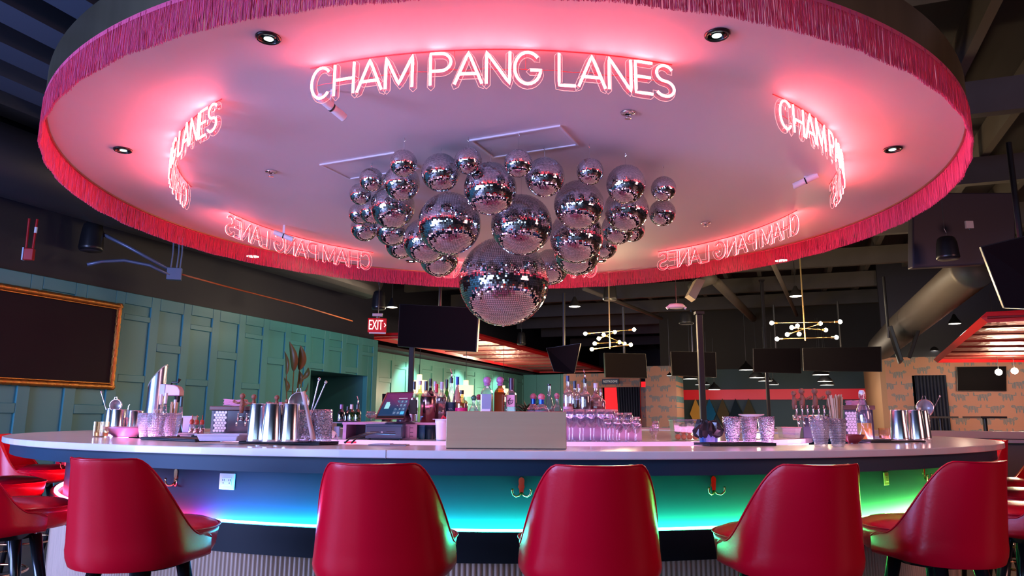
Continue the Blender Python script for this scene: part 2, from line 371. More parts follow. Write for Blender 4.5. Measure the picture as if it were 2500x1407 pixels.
def fringe():
    rs = np.random.RandomState(3); layers = []
    for Rr, n in ((RC+.006, 5200), (RC-.004, 5200)):
        a = (np.arange(n)+rs.rand(n)*.8)/n*2*np.pi; lean = rs.normal(0, .0022, n); ln = (ZD-ZF)*(1+rs.normal(0, .012, n)+.012*np.sin(a*37)); w = .0016
        out = Rr+rs.normal(0, .002, n)
        ring = []
        for t in (0, .5, 1):
            z = (ZD+.0)-ln*t; rr = out+.004*np.sin(a*53)*t+rs.normal(0, .001, n)*t; aa = a+lean*t*t/1.0
            for k in range(3):
                ph = k*2.094+.5; ring.append(np.stack([(rr+w*np.sin(ph))*np.sin(aa+w*np.cos(ph)/Rr), -(rr+w*np.sin(ph))*np.cos(aa+w*np.cos(ph)/Rr), z], 1))
        V = np.stack(ring, 1); base = np.arange(n)*9
        fs = []
        for j in (0, 1):
            for k in range(3):
                k2 = (k+1) % 3; fs.append(np.stack([base+j*3+k, base+j*3+k2, base+j*3+3+k2, base+j*3+3+k], 1))
        layers.append((V.reshape(-1, 3), np.concatenate(fs)))
    v = np.concatenate([layers[0][0], layers[1][0]]); f = np.concatenate([layers[0][1], layers[1][1]+len(layers[0][0])])
    return v, f
fm = bpy.data.materials.new('pink_fringe'); fm.use_nodes = True; nt = fm.node_tree; pb_ = nt.nodes['Principled BSDF']
pb_.inputs['Base Color'].default_value = (.72, .085, .20, 1); pb_.inputs['Roughness'].default_value = .5
tl = nt.nodes.new('ShaderNodeBsdfTranslucent'); tl.inputs[0].default_value = (.8, .05, .16, 1); mxs = nt.nodes.new('ShaderNodeMixShader'); mxs.inputs[0].default_value = .14
nt.links.new(pb_.outputs[0], mxs.inputs[1]); nt.links.new(tl.outputs[0], mxs.inputs[2]); nt.links.new(mxs.outputs[0], nt.nodes['Material Output'].inputs[0])
fv, ff = fringe()
me = bpy.data.meshes.new('fringe'); me.vertices.add(len(fv)); me.vertices.foreach_set('co', fv.ravel()); me.loops.add(ff.size); me.loops.foreach_set('vertex_index', ff.ravel())
me.polygons.add(len(ff)); me.polygons.foreach_set('loop_start', np.arange(len(ff))*4); me.update(calc_edges=True); me.materials.append(fm)
fo = bpy.data.objects.new('fringe', me); COL.objects.link(fo); fo.parent = can; tag(fo, kind='stuff')
MB().lathe([(RC-.003, ZD-.02), (RC+.009, ZD-.02), (RC+.009, ZD+.005), (RC-.003, ZD+.005), (RC-.003, ZD-.02)], 200, cap=False).obj('fringe_braid', fm, can)

def panel(p0, ux, w_, h_, label):
    an = math.atan2(ux[1], ux[0])
    o = MB().box(.02, w_-.02, .02, h_-.02, -.004, 0).obj('access_panel', disc_m, can); o.location = (p0[0]-BC.x, p0[1]-BC.y, ZD-.001); o.rotation_euler = (0, 0, an); o['label'] = label
    mb = MB()
    for b_ in ((0, w_, 0, .018), (0, w_, h_-.018, h_), (0, .018, .018, h_-.018), (w_-.018, w_, .018, h_-.018)): mb.box(*b_, -.012, 0)
    mb.obj('panel_frame', mat('pale_trim', (.85, .8, .85), .35), o); return o
panel((-.32, 5.12), (.65, -.29), .71, .40, 'white rectangular access panel behind the middle of the front row of mirror balls')
panel((-1.56, 5.67), (.65, -.29), .71, .40, 'white rectangular access panel at the left end of the mirror balls')
trim_m = mat('black_gloss_trim', (.008, .01, .01), .25)
def downlight(x, y, label):
    P = pz(x, y, ZD); o = thing('recessed_light', label, 'recessed light', (P.x, P.y, ZD-.001), 0, 'recessed lights in the canopy')
    MB().lathe([(.052, 0), (.068, 0), (.068, -.006), (.060, -.014), (.050, -.012), (.052, 0)], 28, cap=False).obj('trim_ring', trim_m, o, smooth=True)
    MB().lathe([(.0001, -.004), (.052, -.004), (.052, .0)], 24, cap=False).obj('reflector', mat('dark_reflector', (.05, .09, .08), .15, 1), o, smooth=True)
    MB().lathe([(.0001, -.0075), (.024, -.0065), (.026, -.005)], 16, c=(0, .008, 0), cap=False).obj('lens', emis('lens_glow', (.75, 1, .93), 1.6), o)
    light('recessed_light_lamp', 'SPOT', (P.x, P.y, ZD-.03), 22, (1, .85, .72), .04, (P.x, P.y, 0), spot=80)
downlight(655, 91, 'black ringed recessed light above and left of the front neon sign')
downlight(1751, 83, 'black ringed recessed light above and right of the front neon sign')
downlight(300, 365, 'black ringed recessed light near the left rim of the canopy')
downlight(2180, 363, 'black ringed recessed light near the right rim of the canopy')
downlight(1467, 637, 'dark recessed light beside the lower right of the mirror balls')
downlight(1003, 637, 'dark recessed light beside the lower left of the mirror balls')
def sprinkler(x, y, label):
    P = pz(x, y, ZD); o = thing('sprinkler', label, 'fire sprinkler', (P.x, P.y, ZD-.001), 0, 'sprinklers in the canopy')
    MB().lathe([(.0001, -.001), (.05, -.001), (.045, -.012), (.02, -.016)], 24, cap=False).obj('escutcheon', mat('chrome', (.8, .8, .82), .12, 1), o, smooth=True)
    MB().lathe([(.008, -.016), (.008, -.04), (.022, -.042), (.022, -.045), (.0001, -.046)], 14, cap=False).obj('nozzle', mat('chrome', (.8, .8, .82), .12, 1), o, smooth=True)
sprinkler(1533, 274, 'chrome sprinkler in the canopy, right of the access panel')
sprinkler(662, 418, 'chrome sprinkler in the canopy, left of the mirror balls')
sprinkler(1723, 543, 'dark sprinkler above the back right neon sign')

# ================================================================ neon signs: one sign repeated on six bays of a ring
def A_(cx, cy, rx, ry, a0, a1, n=12): return [(cx+rx*math.cos(R_(a0+(a1-a0)*i/n)), cy+ry*math.sin(R_(a0+(a1-a0)*i/n))) for i in range(n+1)]
GL = {
 'C': (.70, [A_(.36, .5, .34, .5, 42, 318, 20)]),
 'H': (.70, [[(.03, 0), (.03, 1)], [(.67, 0), (.67, 1)], [(.03, .5), (.67, .5)]]),
 'A': (.78, [[(.0, 0), (.39, 1), (.78, 0)], [(.13, .32), (.65, .32)]]),
 'M': (.86, [[(.03, 0), (.03, 1), (.43, .12), (.83, 1), (.83, 0)]]),
 'P': (.64, [[(.03, 0), (.03, 1), (.32, 1)]+A_(.32, .72, .30, .28, 90, -90, 10)+[(.03, .44)]]),
 'N': (.72, [[(.03, 0), (.03, 1), (.69, 0), (.69, 1)]]),
 'G': (.78, [A_(.39, .5, .37, .5, 42, 345, 20)+[(.76, .44), (.46, .44)]]),
 'L': (.50, [[(.03, 1), (.03, 0), (.50, 0)]]),
 'E': (.56, [[(.56, 1), (.03, 1), (.03, 0), (.56, 0)], [(.03, .52), (.50, .52)]]),
 'S': (.64, [A_(.32, .745, .27, .255, 30, 270, 12)+A_(.32, .245, .30, .245, 90, -150, 14)[1:]])}
RN = 2.85; HN = .186
neon_m = emis('neon_white_pink', (1, .095, .105), 20)
casing_m = bpy.data.materials.new('neon_pink_casing'); casing_m.use_nodes = True; nt = casing_m.node_tree; q = nt.nodes['Principled BSDF']
q.inputs['Base Color'].default_value = (.9, .10, .13, 1); q.inputs['Roughness'].default_value = .35; q.inputs['Emission Color'].default_value = (1, .05, .07, 1); q.inputs['Emission Strength'].default_value = .55
acry = glassy('clear_pink_acrylic', (1, .93, .94), .05, (1, .55, .6), gl=.04)
edge_m = emis('lit_acrylic_edge', (1, .22, .24), 1.15)
def subdiv(st, mx=.12):
    out = [st[0]]
    for a, b in zip(st, st[1:]):
        d = math.hypot(b[0]-a[0], b[1]-a[1]); n = max(1, int(d/mx))
        out += [(a[0]+(b[0]-a[0])*i/n, a[1]+(b[1]-a[1])*i/n) for i in range(1, n+1)]
    return out
def pt(u, v, R):                                             # u metres along arc, v metres above baseline
    a = u/RN; return Vector((R*math.sin(a), -R*math.cos(a), ZD-.215+v))
def half_tube(mb, st, r, R, x0, s0, s1, seg=6):
    """partial sweep round a stroke; angles measured so 90 is outward (away from the bar centre)"""
    P = [(x0+p[0]*SX, p[1]*HN) for p in subdiv(st)]; m = len(P); n = seg+1; vs = []; fs = []
    for i in range(m):
        ax, ay = P[max(i-1, 0)]; bx_, by = P[min(i+1, m-1)]; tx, ty = bx_-ax, by-ay; L = math.hypot(tx, ty) or 1; nx, ny = -ty/L, tx/L
        for k in range(n):
            an = R_(s0+(s1-s0)*k/seg); off = r*math.cos(an); dep = r*math.sin(an)
            vs.append(pt(P[i][0]+nx*off, P[i][1]+ny*off, R+dep))
    for i in range(m-1):
        for k in range(n-1): fs.append((i*n+k, i*n+k+1, (i+1)*n+k+1, (i+1)*n+k))
    fs.append(tuple(range(n))); fs.append(tuple((m-1)*n+k for k in range(n))[::-1])
    mb.add(vs, fs)
def offset_outline(mb, st, d, R, x0, r):
    P = [Vector((x0+p[0]*SX, p[1]*HN, 0)) for p in subdiv(st, .15)]; m = len(P); L_, R2 = [], []
    for i in range(m):
        t = (P[min(i+1, m-1)]-P[max(i-1, 0)]); t.normalize(); nn = Vector((-t.y, t.x, 0)); L_.append(P[i]+nn*d); R2.append(P[i]-nn*d)
    t1 = (P[-1]-P[-2]).normalized(); t0 = (P[0]-P[1]).normalized()
    loop = L_+[P[-1]+t1*d]+R2[::-1]+[P[0]+t0*d]
    mb.tube([pt(q.x, q.y, R) for q in loop], r, 4, closed=True)
TXT = 'CHAM PANG LANES'; gap = .09; space = .38
tot = sum(GL[ch][0]+gap if ch != ' ' else space for ch in TXT)-gap
WT = R_(43)*RN; SX = WT/tot
def build_sign():
    o = thing('neon_sign', 'x', 'neon sign', BC)
    x = -WT/2; ac = MB(); ed = MB()
    for ch in TXT:
        if ch == ' ':
            x += space*SX; ac.obj('acrylic_backing', acry, o); ed.obj('backing_edge', edge_m, o); ac = MB(); ed = MB(); continue
        wd, sts = GL[ch]; mb = MB(); cs = MB()
        for st in sts:
            half_tube(mb, st, .0078, RN, x, -5, 185); half_tube(cs, st, .0081, RN, x, 185, 355)
            half_tube(ac, st, .021, RN-.022, x, 0, 0.01, 1) if False else None
            P = [(x+p[0]*SX, p[1]*HN) for p in subdiv(st, .2)]
            for i in range(len(P)-1):
                (ax, ay), (bx_, by) = P[i], P[i+1]; L = math.hypot(bx_-ax, by-ay) or 1; nx, ny = -(by-ay)/L*.02, (bx_-ax)/L*.02
                ac.add([pt(ax+nx, ay+ny, RN-.022), pt(ax-nx, ay-ny, RN-.022), pt(bx_-nx, by-ny, RN-.022), pt(bx_+nx, by+ny, RN-.022)], [(0, 1, 2, 3)])
            offset_outline(ed, st, .021, RN-.022, x, .0016)
        lt = mb.obj('neon_letter', neon_m, o, smooth=True); cs.obj('casing', casing_m, lt, smooth=True)
        x += (wd+gap)*SX
    ac.obj('acrylic_backing', acry, o); ed.obj('backing_edge', edge_m, o)
    rl = MB(); n = 40
    rl.tube([pt(-WT/2+.02+(WT-.04)*i/n, .10+.004*math.sin(i*1.7), RN-.034) for i in range(n+1)], .002, 5)
    rl.tube([pt(-WT/2-.03+(WT+.03)*i/n, .211, RN-.02) for i in range(n+1)], .0035, 5)
    for u in (-.95, -.6, -.2, .2, .6, .95): rl.tube([pt(u, .1, RN-.034), pt(u, .214, RN-.03)], .0015, 5)
    rl.obj('wiring', mat('red_wire', (.55, .05, .06), .4, emit=(1, .05, .06), es=.1), o); return o
SG = build_sign()
LB = ['front pink neon sign facing out, reading left to right above the mirror balls', 'pink neon sign curving away at the right of the canopy',
      'red backward-reading neon sign at the back right of the canopy', 'pink neon sign mostly hidden behind the large central mirror ball', 'pale pink backward-reading neon sign at the back left of the canopy', 'pink neon sign curving away at the left of the canopy']
for k in range(6):
    s = SG if k == 0 else copy_tree(SG); s.rotation_euler = (0, 0, R_(60*k-1.7)); tag(s, LB[k], 'neon sign', 'neon name signs round the canopy')
def cctv(x, y, Y, rot, label):
    P = pd(x, y, Y); o = thing('ceiling_spotlight', label, 'spotlight', P, rot, 'white cylinder spotlights under the canopy'); wm = mat('white_plastic', (.8, .76, .78), .4)
    MB().tube([(-.10, 0, .035), (-.098, 0, .035), (.098, 0, -.035), (.10, 0, -.035)], [.02, .027, .027, .02], 18).obj('lamp_body', wm, o, auto=True)
    MB().tube([(-.005, 0, 0), (.005, 0, -.003)], .0285, 18).obj('joint_band', trim_m, o)
    MB().box(-.011, .011, -.006, .006, .02, ZD-P.z).obj('bracket', wm, o)
cctv(810, 262, 4.3, 0.9, 'white cylinder spotlight hanging under the first letters of the front neon sign')
cctv(1967, 441, 5.9, 2.6, 'white cylinder spotlight beside the right neon sign')
cctv(692, 576, 7.6, 0.2, 'white cylinder spotlight in front of the back left neon sign')

# ================================================================ mirror balls
mir = mat('mirror_tile', (.93, .93, .96), .03, 1); core_m = mat('ball_core', (.03, .03, .035), .5, .3)
def ball_mesh(tile, seed):
    rs = random.Random(seed); vs = []; fs = []; rows = max(8, int(math.pi/tile))
    for j in range(rows):
        t0 = math.pi*j/rows; t1 = math.pi*(j+1)/rows; tm = (t0+t1)/2; n = max(4, int(2*math.pi*math.sin(tm)/tile)); ph = rs.random()*.01
        for i in range(n):
            a0 = 2*math.pi*i/n+ph; a1 = 2*math.pi*(i+1)/n+ph; g = .085; aa0 = a0+(a1-a0)*g; aa1 = a1-(a1-a0)*g; b0 = t0+(t1-t0)*g; b1 = t1-(t1-t0)*g
            am = (a0+a1)/2; nrm = Vector((math.sin(tm)*math.cos(am), math.sin(tm)*math.sin(am), -math.cos(tm)))
            nn = (nrm+Vector((rs.gauss(0, .03), rs.gauss(0, .03), rs.gauss(0, .03)))).normalized(); k = len(vs)
            for a, b in ((aa0, b0), (aa1, b0), (aa1, b1), (aa0, b1)):
                d = Vector((math.sin(b)*math.cos(a), math.sin(b)*math.sin(a), -math.cos(b))); vs.append(d*(nn.dot(nrm)/max(nn.dot(d), .5)))
            fs.append((k, k+1, k+2, k+3))
    me = bpy.data.meshes.new('mirror_tiles'); me.from_pydata(vs, [], fs); me.update(); me.materials.append(mir); return me
BM = {'s': ball_mesh(.092, 1), 'm': ball_mesh(.066, 2), 'l': ball_mesh(.052, 3), 'x': ball_mesh(.046, 4)}
def ball_proto():
    o = thing('mirror_ball', 'x', 'mirror ball')
    t = bpy.data.objects.new('mirror_tiles', BM['s']); COL.objects.link(t); t.parent = o
    MB().sphere((0, 0, 0), .985, 32, 20).obj('ball_core', core_m, o, smooth=True)
    MB().lathe([(.08, .98), (.08, 1.02), (.03, 1.03), (.0001, 1.03)], 12, cap=False).obj('cap', mat('chrome', (.8, .8, .82), .12, 1), o)
    MB().lathe([(.0001, -1.03), (.02, -1.025), (.035, -1.0), (.035, -.98)], 12, cap=False).obj('bottom_stud', mat('chrome', (.8, .8, .82), .12, 1), o)
    return o
BALLS = [(-0.786, 5.05, 2.995, 0.099), (-0.539, 5.27, 3.002, 0.145), (-0.32, 5.04, 3.013, 0.099), (-0.166, 5.25, 2.873, 0.198), (0.038, 4.95, 2.965, 0.1), (0.237, 5.2, 2.948, 0.147), (0.565, 5.15, 2.977, 0.099), (0.855, 5.33, 2.941, 0.148), (1.196, 5.6, 2.994, 0.099), (-1.119, 5.59, 3.05, 0.096), (-0.868, 5.53, 3.005, 0.142), (-1.285, 5.98, 3.052, 0.092), (1.328, 6.3, 2.996, 0.118), (0.523, 5.6, 2.855, 0.197), (-0.501, 5.7, 2.725, 0.252), (0.073, 5.75, 2.732, 0.247), (0.555, 6.2, 2.749, 0.234), (-1.018, 6.04, 2.96, 0.189), (0.974, 6.08, 2.956, 0.19), (-1.409, 6.56, 3.044, 0.1), (-1.258, 6.4, 3.026, 0.12), (-1.445, 6.98, 3.022, 0.134), (-1.163, 6.9, 2.986, 0.164), (-0.807, 6.7, 2.826, 0.215), (-1.168, 7.5, 2.988, 0.16), (-0.752, 7.4, 2.824, 0.203), (0.651, 7.2, 2.835, 0.231), (0.416, 7.8, 2.811, 0.196), (1.009, 6.84, 2.993, 0.155), (1.187, 7.06, 3.043, 0.124), (0.982, 7.66, 3.009, 0.138), (-0.075, 6.6, 2.426, 0.408)]
BL = ['small mirror ball third from the left in the top row', 'mid-size mirror ball between the two leftmost top-row small balls and the centre', 'small mirror ball highest in the top row, left of centre',
 'large mirror ball in the middle of the second tier with its hook showing', 'small mirror ball in the top row under the access panel', 'mid-size mirror ball in the top row right of centre', 'small mirror ball high above the right-hand large ball',
 'mid-size mirror ball near the right end of the top row', 'small mirror ball at the far right end of the top row', 'small mirror ball second from the left in the top row', 'mid-size mirror ball under the third small ball at the upper left',
 'small mirror ball at the upper left edge, partly behind its neighbour', 'mirror ball directly below the small one at the far right end', 'large mirror ball in the second tier right of centre', 'very large mirror ball left of centre just above the biggest ball',
 'very large mirror ball right of centre just above the biggest ball', 'very large mirror ball at the lower right of the tier above the biggest ball', 'large mirror ball in the left half of the second tier', 'large mirror ball under the right end of the top row',
 'small mirror ball at the left edge, middle of three stacked edge balls', 'small mirror ball squeezed between the left edge balls and a large ball', 'mirror ball lowest at the left edge of the cluster', 'mid-size mirror ball below the left large ball, second from the left edge',
 'large mirror ball tucked behind the left very large ball', 'mid-size mirror ball at the lower left, near the back left neon letter C', 'large mirror ball low at the back left, just left of the biggest ball', 'large mirror ball low behind the lower right very large ball',
 'mirror ball at the back just right of the biggest ball', 'mid-size mirror ball below the right-end large ball', 'small mirror ball peeping out at the lower right edge behind another', 'mirror ball at the lower right hiding behind the very large ball',
 'biggest mirror ball hanging lowest at the centre of the cluster']
BP = ball_proto(); chm = mat('chrome', (.8, .8, .82), .12, 1)
for i, (x, y, z, r) in enumerate(BALLS):
    o = BP if i == 0 else copy_tree(BP); o.location = (x, y, z); o.scale = (r, r, r); o.rotation_euler = (0, 0, i*1.7); tag(o, BL[i], 'mirror ball', 'cluster of mirror balls')
    key = 's' if r < .125 else 'm' if r < .18 else 'l' if r < .3 else 'x'
    for c in o.children:
        if c.name.startswith('mirror_tiles'): c.data = BM[key]
for o, (x, y, z, r) in zip([o for o in COL.objects if o.name.startswith('mirror_ball')], BALLS):
    h = (ZD-.016-z)/r; MB().tube([(0, 0, 1.02), (0, 0, h)], .002/r, 5).obj('hanging_wire', chm, o)
    MB().tube([(0, 0, h-.03/r), (.012/r, 0, h-.02/r), (0, 0, h)], .0025/r, 5).obj('hook', chm, o)
    if r > .3: MB().tube([(.06, 0, 1.02), (.06, 0, h)], .004/r, 6).obj('hanging_chain', chm, o)

# ================================================================ circular bar
quartz = mat('white_quartz', (.78, .76, .80), .16, bump=.01, bscale=3, noise=.05, nscale=6)
bar = thing('bar_counter', 'large circular bar with white quartz top, dark painted front and fluted wood base', 'bar counter', BC)
ORG = Vector((0, 0, 0)); ZT = 1.07
MB().arc(3.11, 3.66, 1.038, ZT, 0, 360, 180, ORG).obj('countertop', quartz, bar, bevel=.003, bseg=1)
navy = mat('dark_blue_paint', (.008, .038, .072), .5, spec=.25, bump=.12, bscale=3)
MB().arc(3.585, 3.615, .972, 1.038, 0, 360, 180, ORG).obj('apron', navy, bar, auto=True)
MB().arc(3.305, 3.585, .99, 1.037, 0, 360, 180, ORG).obj('counter_substrate', black_m, bar)
MB().arc(3.2, 3.305, .6, 1.037, 0, 360, 180, ORG).obj('front_panel', navy, bar, auto=True)
kick = mb = MB(); mb.arc(3.305, 3.375, .60, .700, 0, 360, 180, ORG); mb.arc(3.355, 3.375, .700, .725, 0, 360, 180, ORG)
mb.obj('lower_band', mat('near_black_paint', (.010, .013, .018), .5, spec=.15), bar, auto=True)
# colour changing LED strip standing behind the lip
ledm = bpy.data.materials.new('rgb_led_strip'); ledm.use_nodes = True; nt = ledm.node_tree; nt.nodes.clear(); L = nt.links
tc = nt.nodes.new('ShaderNodeTexCoord'); sp = nt.nodes.new('ShaderNodeSeparateXYZ'); L.new(tc.outputs['Object'], sp.inputs[0])
ng = nt.nodes.new('ShaderNodeMath'); ng.operation = 'MULTIPLY'; ng.inputs[1].default_value = -1; L.new(sp.outputs[1], ng.inputs[0])
at = nt.nodes.new('ShaderNodeMath'); at.operation = 'ARCTAN2'; L.new(sp.outputs[0], at.inputs[0]); L.new(ng.outputs[0], at.inputs[1])
mr = nt.nodes.new('ShaderNodeMapRange'); mr.inputs[1].default_value = -math.pi/2; mr.inputs[2].default_value = math.pi/2; L.new(at.outputs[0], mr.inputs[0])
cr = nt.nodes.new('ShaderNodeValToRGB'); L.new(mr.outputs[0], cr.inputs[0]); el = cr.color_ramp.elements
el[0].position = 0; el[0].color = (.5, .02, .03, 1); el[1].position = 1; el[1].color = (.22, 1, .10, 1)
def A01(d): return (d+90)/180
for d, c in ((-26.5, (.45, .012, .06, 1)), (-25, (.4, .03, .5, 1)), (-23.5, (.05, .30, 1, 1)), (-17, (.02, .45, 1, 1)), (-10, (.02, .75, .85, 1)), (-3, (.02, .85, .60, 1)), (6, (.03, .95, .42, 1)), (20, (.05, 1, .26, 1)), (34, (.18, 1, .14, 1))):
    e = el.new(A01(d)); e.color = c
em = nt.nodes.new('ShaderNodeEmission'); em.inputs[1].default_value = 62; L.new(cr.outputs[0], em.inputs[0]); L.new(em.outputs[0], nt.nodes.new('ShaderNodeOutputMaterial').inputs[0])
MB().arc(3.335, 3.353, .712, .732, -120, 120, 180, ORG).obj('led_strip', ledm, bar)
# fluted wood base
def fluted(R, z0, z1, n, a0, a1):
    vs = []; fs = []; sub = 5; N = n*sub
    for z in (z0, z1):
        for i in range(N+1):
            t = (i % sub)/sub; rr = R+.009*math.sin(math.pi*t) if i % sub else R-.003; a = R_(a0+(a1-a0)*i/N); vs.append((rr*math.sin(a), -rr*math.cos(a), z))
    for i in range(N): fs.append((i, i+1, N+2+i, N+1+i))
    return MB().add(vs, fs)
fl = fluted(3.345, 0.0, .60, 900, -180, 180)
wood = mat('pale_fluted_wood', (.52, .36, .27), .5, noise=.3, nscale=10, stretch=(6, 6, .5), bump=.1, bscale=40)
fl.obj('fluted_base', wood, bar, smooth=True)
MB().arc(3.2, 3.34, 0, .60, 0, 360, 120, ORG).obj('base_core', black_m, bar)
# under-counter LED strip, placed out of sight and tinted to light the canopy
MB().arc(3.085, 3.108, 1.005, 1.045, -80, 80, 100, ORG).obj('inner_led_strip', emis('violet_led', (.92, .34, .74), 7.0), bar)
# brass joint lines of the quartz top
MB().box(-.0008, .0008, -3.661, -3.12, 1.037, 1.0705).obj('countertop_joint', mat('joint_grey', (.3, .28, .32), .5), bar).rotation_euler = (0, 0, R_(-7))

def on_ring(a, R, z): P = az(a, R, z); return P, R_(a)
brassy = mat('polished_brass', (.75, .42, .22), .16, 1)
def hook(xpx, label):
    # azimuth from pixel x on the panel at z .9
    best = min((abs(proj_x(az(d/10, 3.305, .9))-xpx), d/10) for d in range(-600, 600))[1]
    P, r = on_ring(best, 3.306, .905); o = thing('coat_hook', label, 'coat hook', P, r, 'double coat hooks under the bar')
    MB().lathe([(.0001, -.002), (.014, -.004), (.014, 0), (.0001, 0)], 16, cap=False).obj('back_plate', brassy, o).rotation_euler = (R_(90), 0, 0)
    MB().hull4([Vector((x, 0, z)) for x, z in ((-.013, .026), (-.009, .036), (0, .040), (.009, .036), (.013, .026), (.008, -.028), (-.008, -.028))], (0, -1, 0), .005).obj('hook_plate', brassy, o)
    for s in (-1, 1):
        MB().tube([(0, -.004, -.026), (s*.012, -.012, -.038), (s*.026, -.02, -.040), (s*.038, -.026, -.030), (s*.041, -.028, -.014), (s*.038, -.028, -.006)], [.0055, .005, .0045, .0045, .005, .006], 8).obj('prong', brassy, o, smooth=True)
def proj_x(P):
    p = P-EYE; yc = p.y*math.cos(TH)+p.z*math.sin(TH); zc = -p.y*math.sin(TH)+p.z*math.cos(TH); u = F*p.x/yc; v = -F*zc/yc
    return 1250+c_*u-s_*v
hook(430, 'red-lit brass coat hook left of the white power outlet'); hook(1274, 'brass coat hook between the two middle stools'); hook(1742, 'brass coat hook between the third and fourth stools from the left')
hook(2255, 'brass coat hook right of the small outlet plate'); hook(158, 'red-lit coat hook at the far left end of the bar front')
def outlet(xpx, w_, h_, label, double):
    best = min((abs(proj_x(az(d/10, 3.305, .9))-xpx), d/10) for d in range(-600, 600))[1]
    P, r = on_ring(best, 3.306, .898 if double else .897); o = thing('power_outlet', label, 'power outlet', P, r)
    wm = mat('outlet_white', (.85, .85, .9), .35) if double else mat('outlet_brass', (.55, .42, .2), .4, .6)
    MB().box(-w_/2, w_/2, -.006, 0, -h_/2, h_/2).obj('cover_plate', wm, o, bevel=.004)
    MB().box(-w_*.32, w_*.32, -.0085, -.006, -h_*.24, h_*.24).obj('socket_face', wm, o, bevel=.001, bseg=1)
    mb = MB()
    for s in ((-1, 1) if double else (0,)):
        c = s*w_*.2
        mb.box(c-.006, c-.004, -.0095, -.0085, .002, .010); mb.box(c+.004, c+.006, -.0095, -.0085, .001, .011); mb.cyl((c, -.0085, -.007), (c, -.0096, -.007), .0025, n=8)
    mb.obj('slots', black_m, o)
outlet(557, .092, .074, 'white double power outlet left of the second stool', True)
outlet(2161, .050, .066, 'small brassy single outlet plate between the two right stools', False)

# ================================================================ bar stools
vinyl = mat('red_vinyl', (.60, .001, .018), .25, bump=.04, bscale=90, spec=.22); leg_m = mat('black_lacquer_leg', (.01, .01, .012), .18)
def make_stool():
    o = thing('bar_stool', 'x', 'bar stool')
    n = 56; m = 14; A = 112
    def hh(ph):
        a = abs(ph); t = min(max((a-38)/58, 0), 1); s = 1-(1-t)**1 ; s = t*t*(3-2*t)
        return .375*(1-s)+.085*s-(.02*max(0, (a-100)/12)**2)
    def P(ph, t):
        a = R_(ph); nx, ny = math.sin(a), -math.cos(a); e = 2.5
        r = (abs(nx)**e+abs(ny)**e)**(-1/e); h = hh(ph); z = .672+.018*min(1, abs(ph)/90)**2
        top = 1-.5*(abs(ph)/112)**2
        rr = .238+.010*t*(h/.375)-.012*max(0, .1-t)/.1
        zz = z+h*t; narrow = 1-.19*max(0, (zz-.72)/.33)
        return Vector((nx*rr*r*narrow*1.0, ny*rr*(1+.06*(r-1))-0.035*max(0, (zz-.75)/.3), zz))
    vs = []; fs = []
    for j in range(m+1):
        for i in range(n+1): vs.append(P(-A+2*A*i/n, j/m))
    for j in range(m):
        for i in range(n): fs.append((j*(n+1)+i, j*(n+1)+i+1, (j+1)*(n+1)+i+1, (j+1)*(n+1)+i))
    sh = MB().add(vs, fs).obj('backrest', vinyl, o, smooth=True)
    q = sh.modifiers.new('s', 'SOLIDIFY'); q.thickness = .028; q.offset = -1; q = sh.modifiers.new('b', 'BEVEL'); q.width = .010; q.segments = 3; q.limit_method = 'ANGLE'; q.angle_limit = R_(50)
    MB().tube([P(-A+2*A*i/n, 1)+Vector((0, 0, .001)) for i in range(n+1)], .0035, 6).obj('backrest_piping', vinyl, o, smooth=True)
    MB().lathe([(.0001, .690), (.15, .690), (.215, .700), (.226, .72), (.232, .765), (.234, .790), (.222, .800), (.19, .812), (.12, .822), (.0001, .826)], 56, c=(0, .045, 0), cap=False).obj('seat', vinyl, o, smooth=True)
    MB().tube([(.236*math.cos(2*math.pi*i/60), .045+.236*math.sin(2*math.pi*i/60), .792) for i in range(60)], .004, 6, closed=True).obj('seat_piping', vinyl, o, smooth=True)
    MB().lathe([(.0001, .655), (.13, .655), (.14, .672), (.14, .690), (.0001, .690)], 24, cap=False).obj('swivel_plate', leg_m, o, auto=True)
    for sx in (-1, 1):
        for sy in (-1, 1):
            MB().tube([(sx*.10, sy*.10, .668), (sx*.205, sy*.205, .0)], [.026, .015], 14).obj('leg', leg_m, o, smooth=True)
    R = .205; MB().tube([(R*math.cos(2*math.pi*i/40)*1.15, R*math.sin(2*math.pi*i/40)*1.15, .27) for i in range(40)], .008, 8, closed=True).obj('foot_ring', brassy, o, smooth=True)
    MB().tube([(.15*math.cos(2*math.pi*i/40)*1.15, .15*math.sin(2*math.pi*i/40)*1.15, .40) for i in range(40)], .005, 8, closed=True).obj('brace_ring', brassy, o, smooth=True)
    return o
ST = make_stool()
STOOLS = [(-19.2, 3.98, 4, 'red vinyl bar stool in front at the left, its seat turned to the right'), (-5.5, 3.96, 1, 'red vinyl bar stool with its back to us, second of the five front stools'),
 (4.5, 3.98, -1, 'red vinyl bar stool facing away, in the middle of the five front stools'), (15.0, 3.99, -3, 'red vinyl bar stool, fourth of the five front stools, left of the outlet plate'),
 (25.2, 3.98, -4, 'red vinyl bar stool at the right end of the five front stools'), (-35.5, 3.86, 0, 'red bar stool cut by the left frame edge, nearest on that side'), (-58, 3.68, 0, 'red bar stool seat behind the one cut by the left edge'),
 (-78, 3.72, 0, 'red bar stool under the left tip of the counter, open back toward the bar'), (-93, 3.76, 0, 'red bar stool farthest back on the left side of the bar'),
 (38.5, 3.95, 0, 'red bar stool cut by the right frame edge, nearest on that side'), (52, 3.75, 0, 'red bar stool second back on the right side, only its seat showing'), (66, 3.74, 0, 'red bar stool third back on the right side, mostly hidden'),
 (81, 3.74, 0, 'red bar stool farthest back on the right with its inner back facing the bar')]
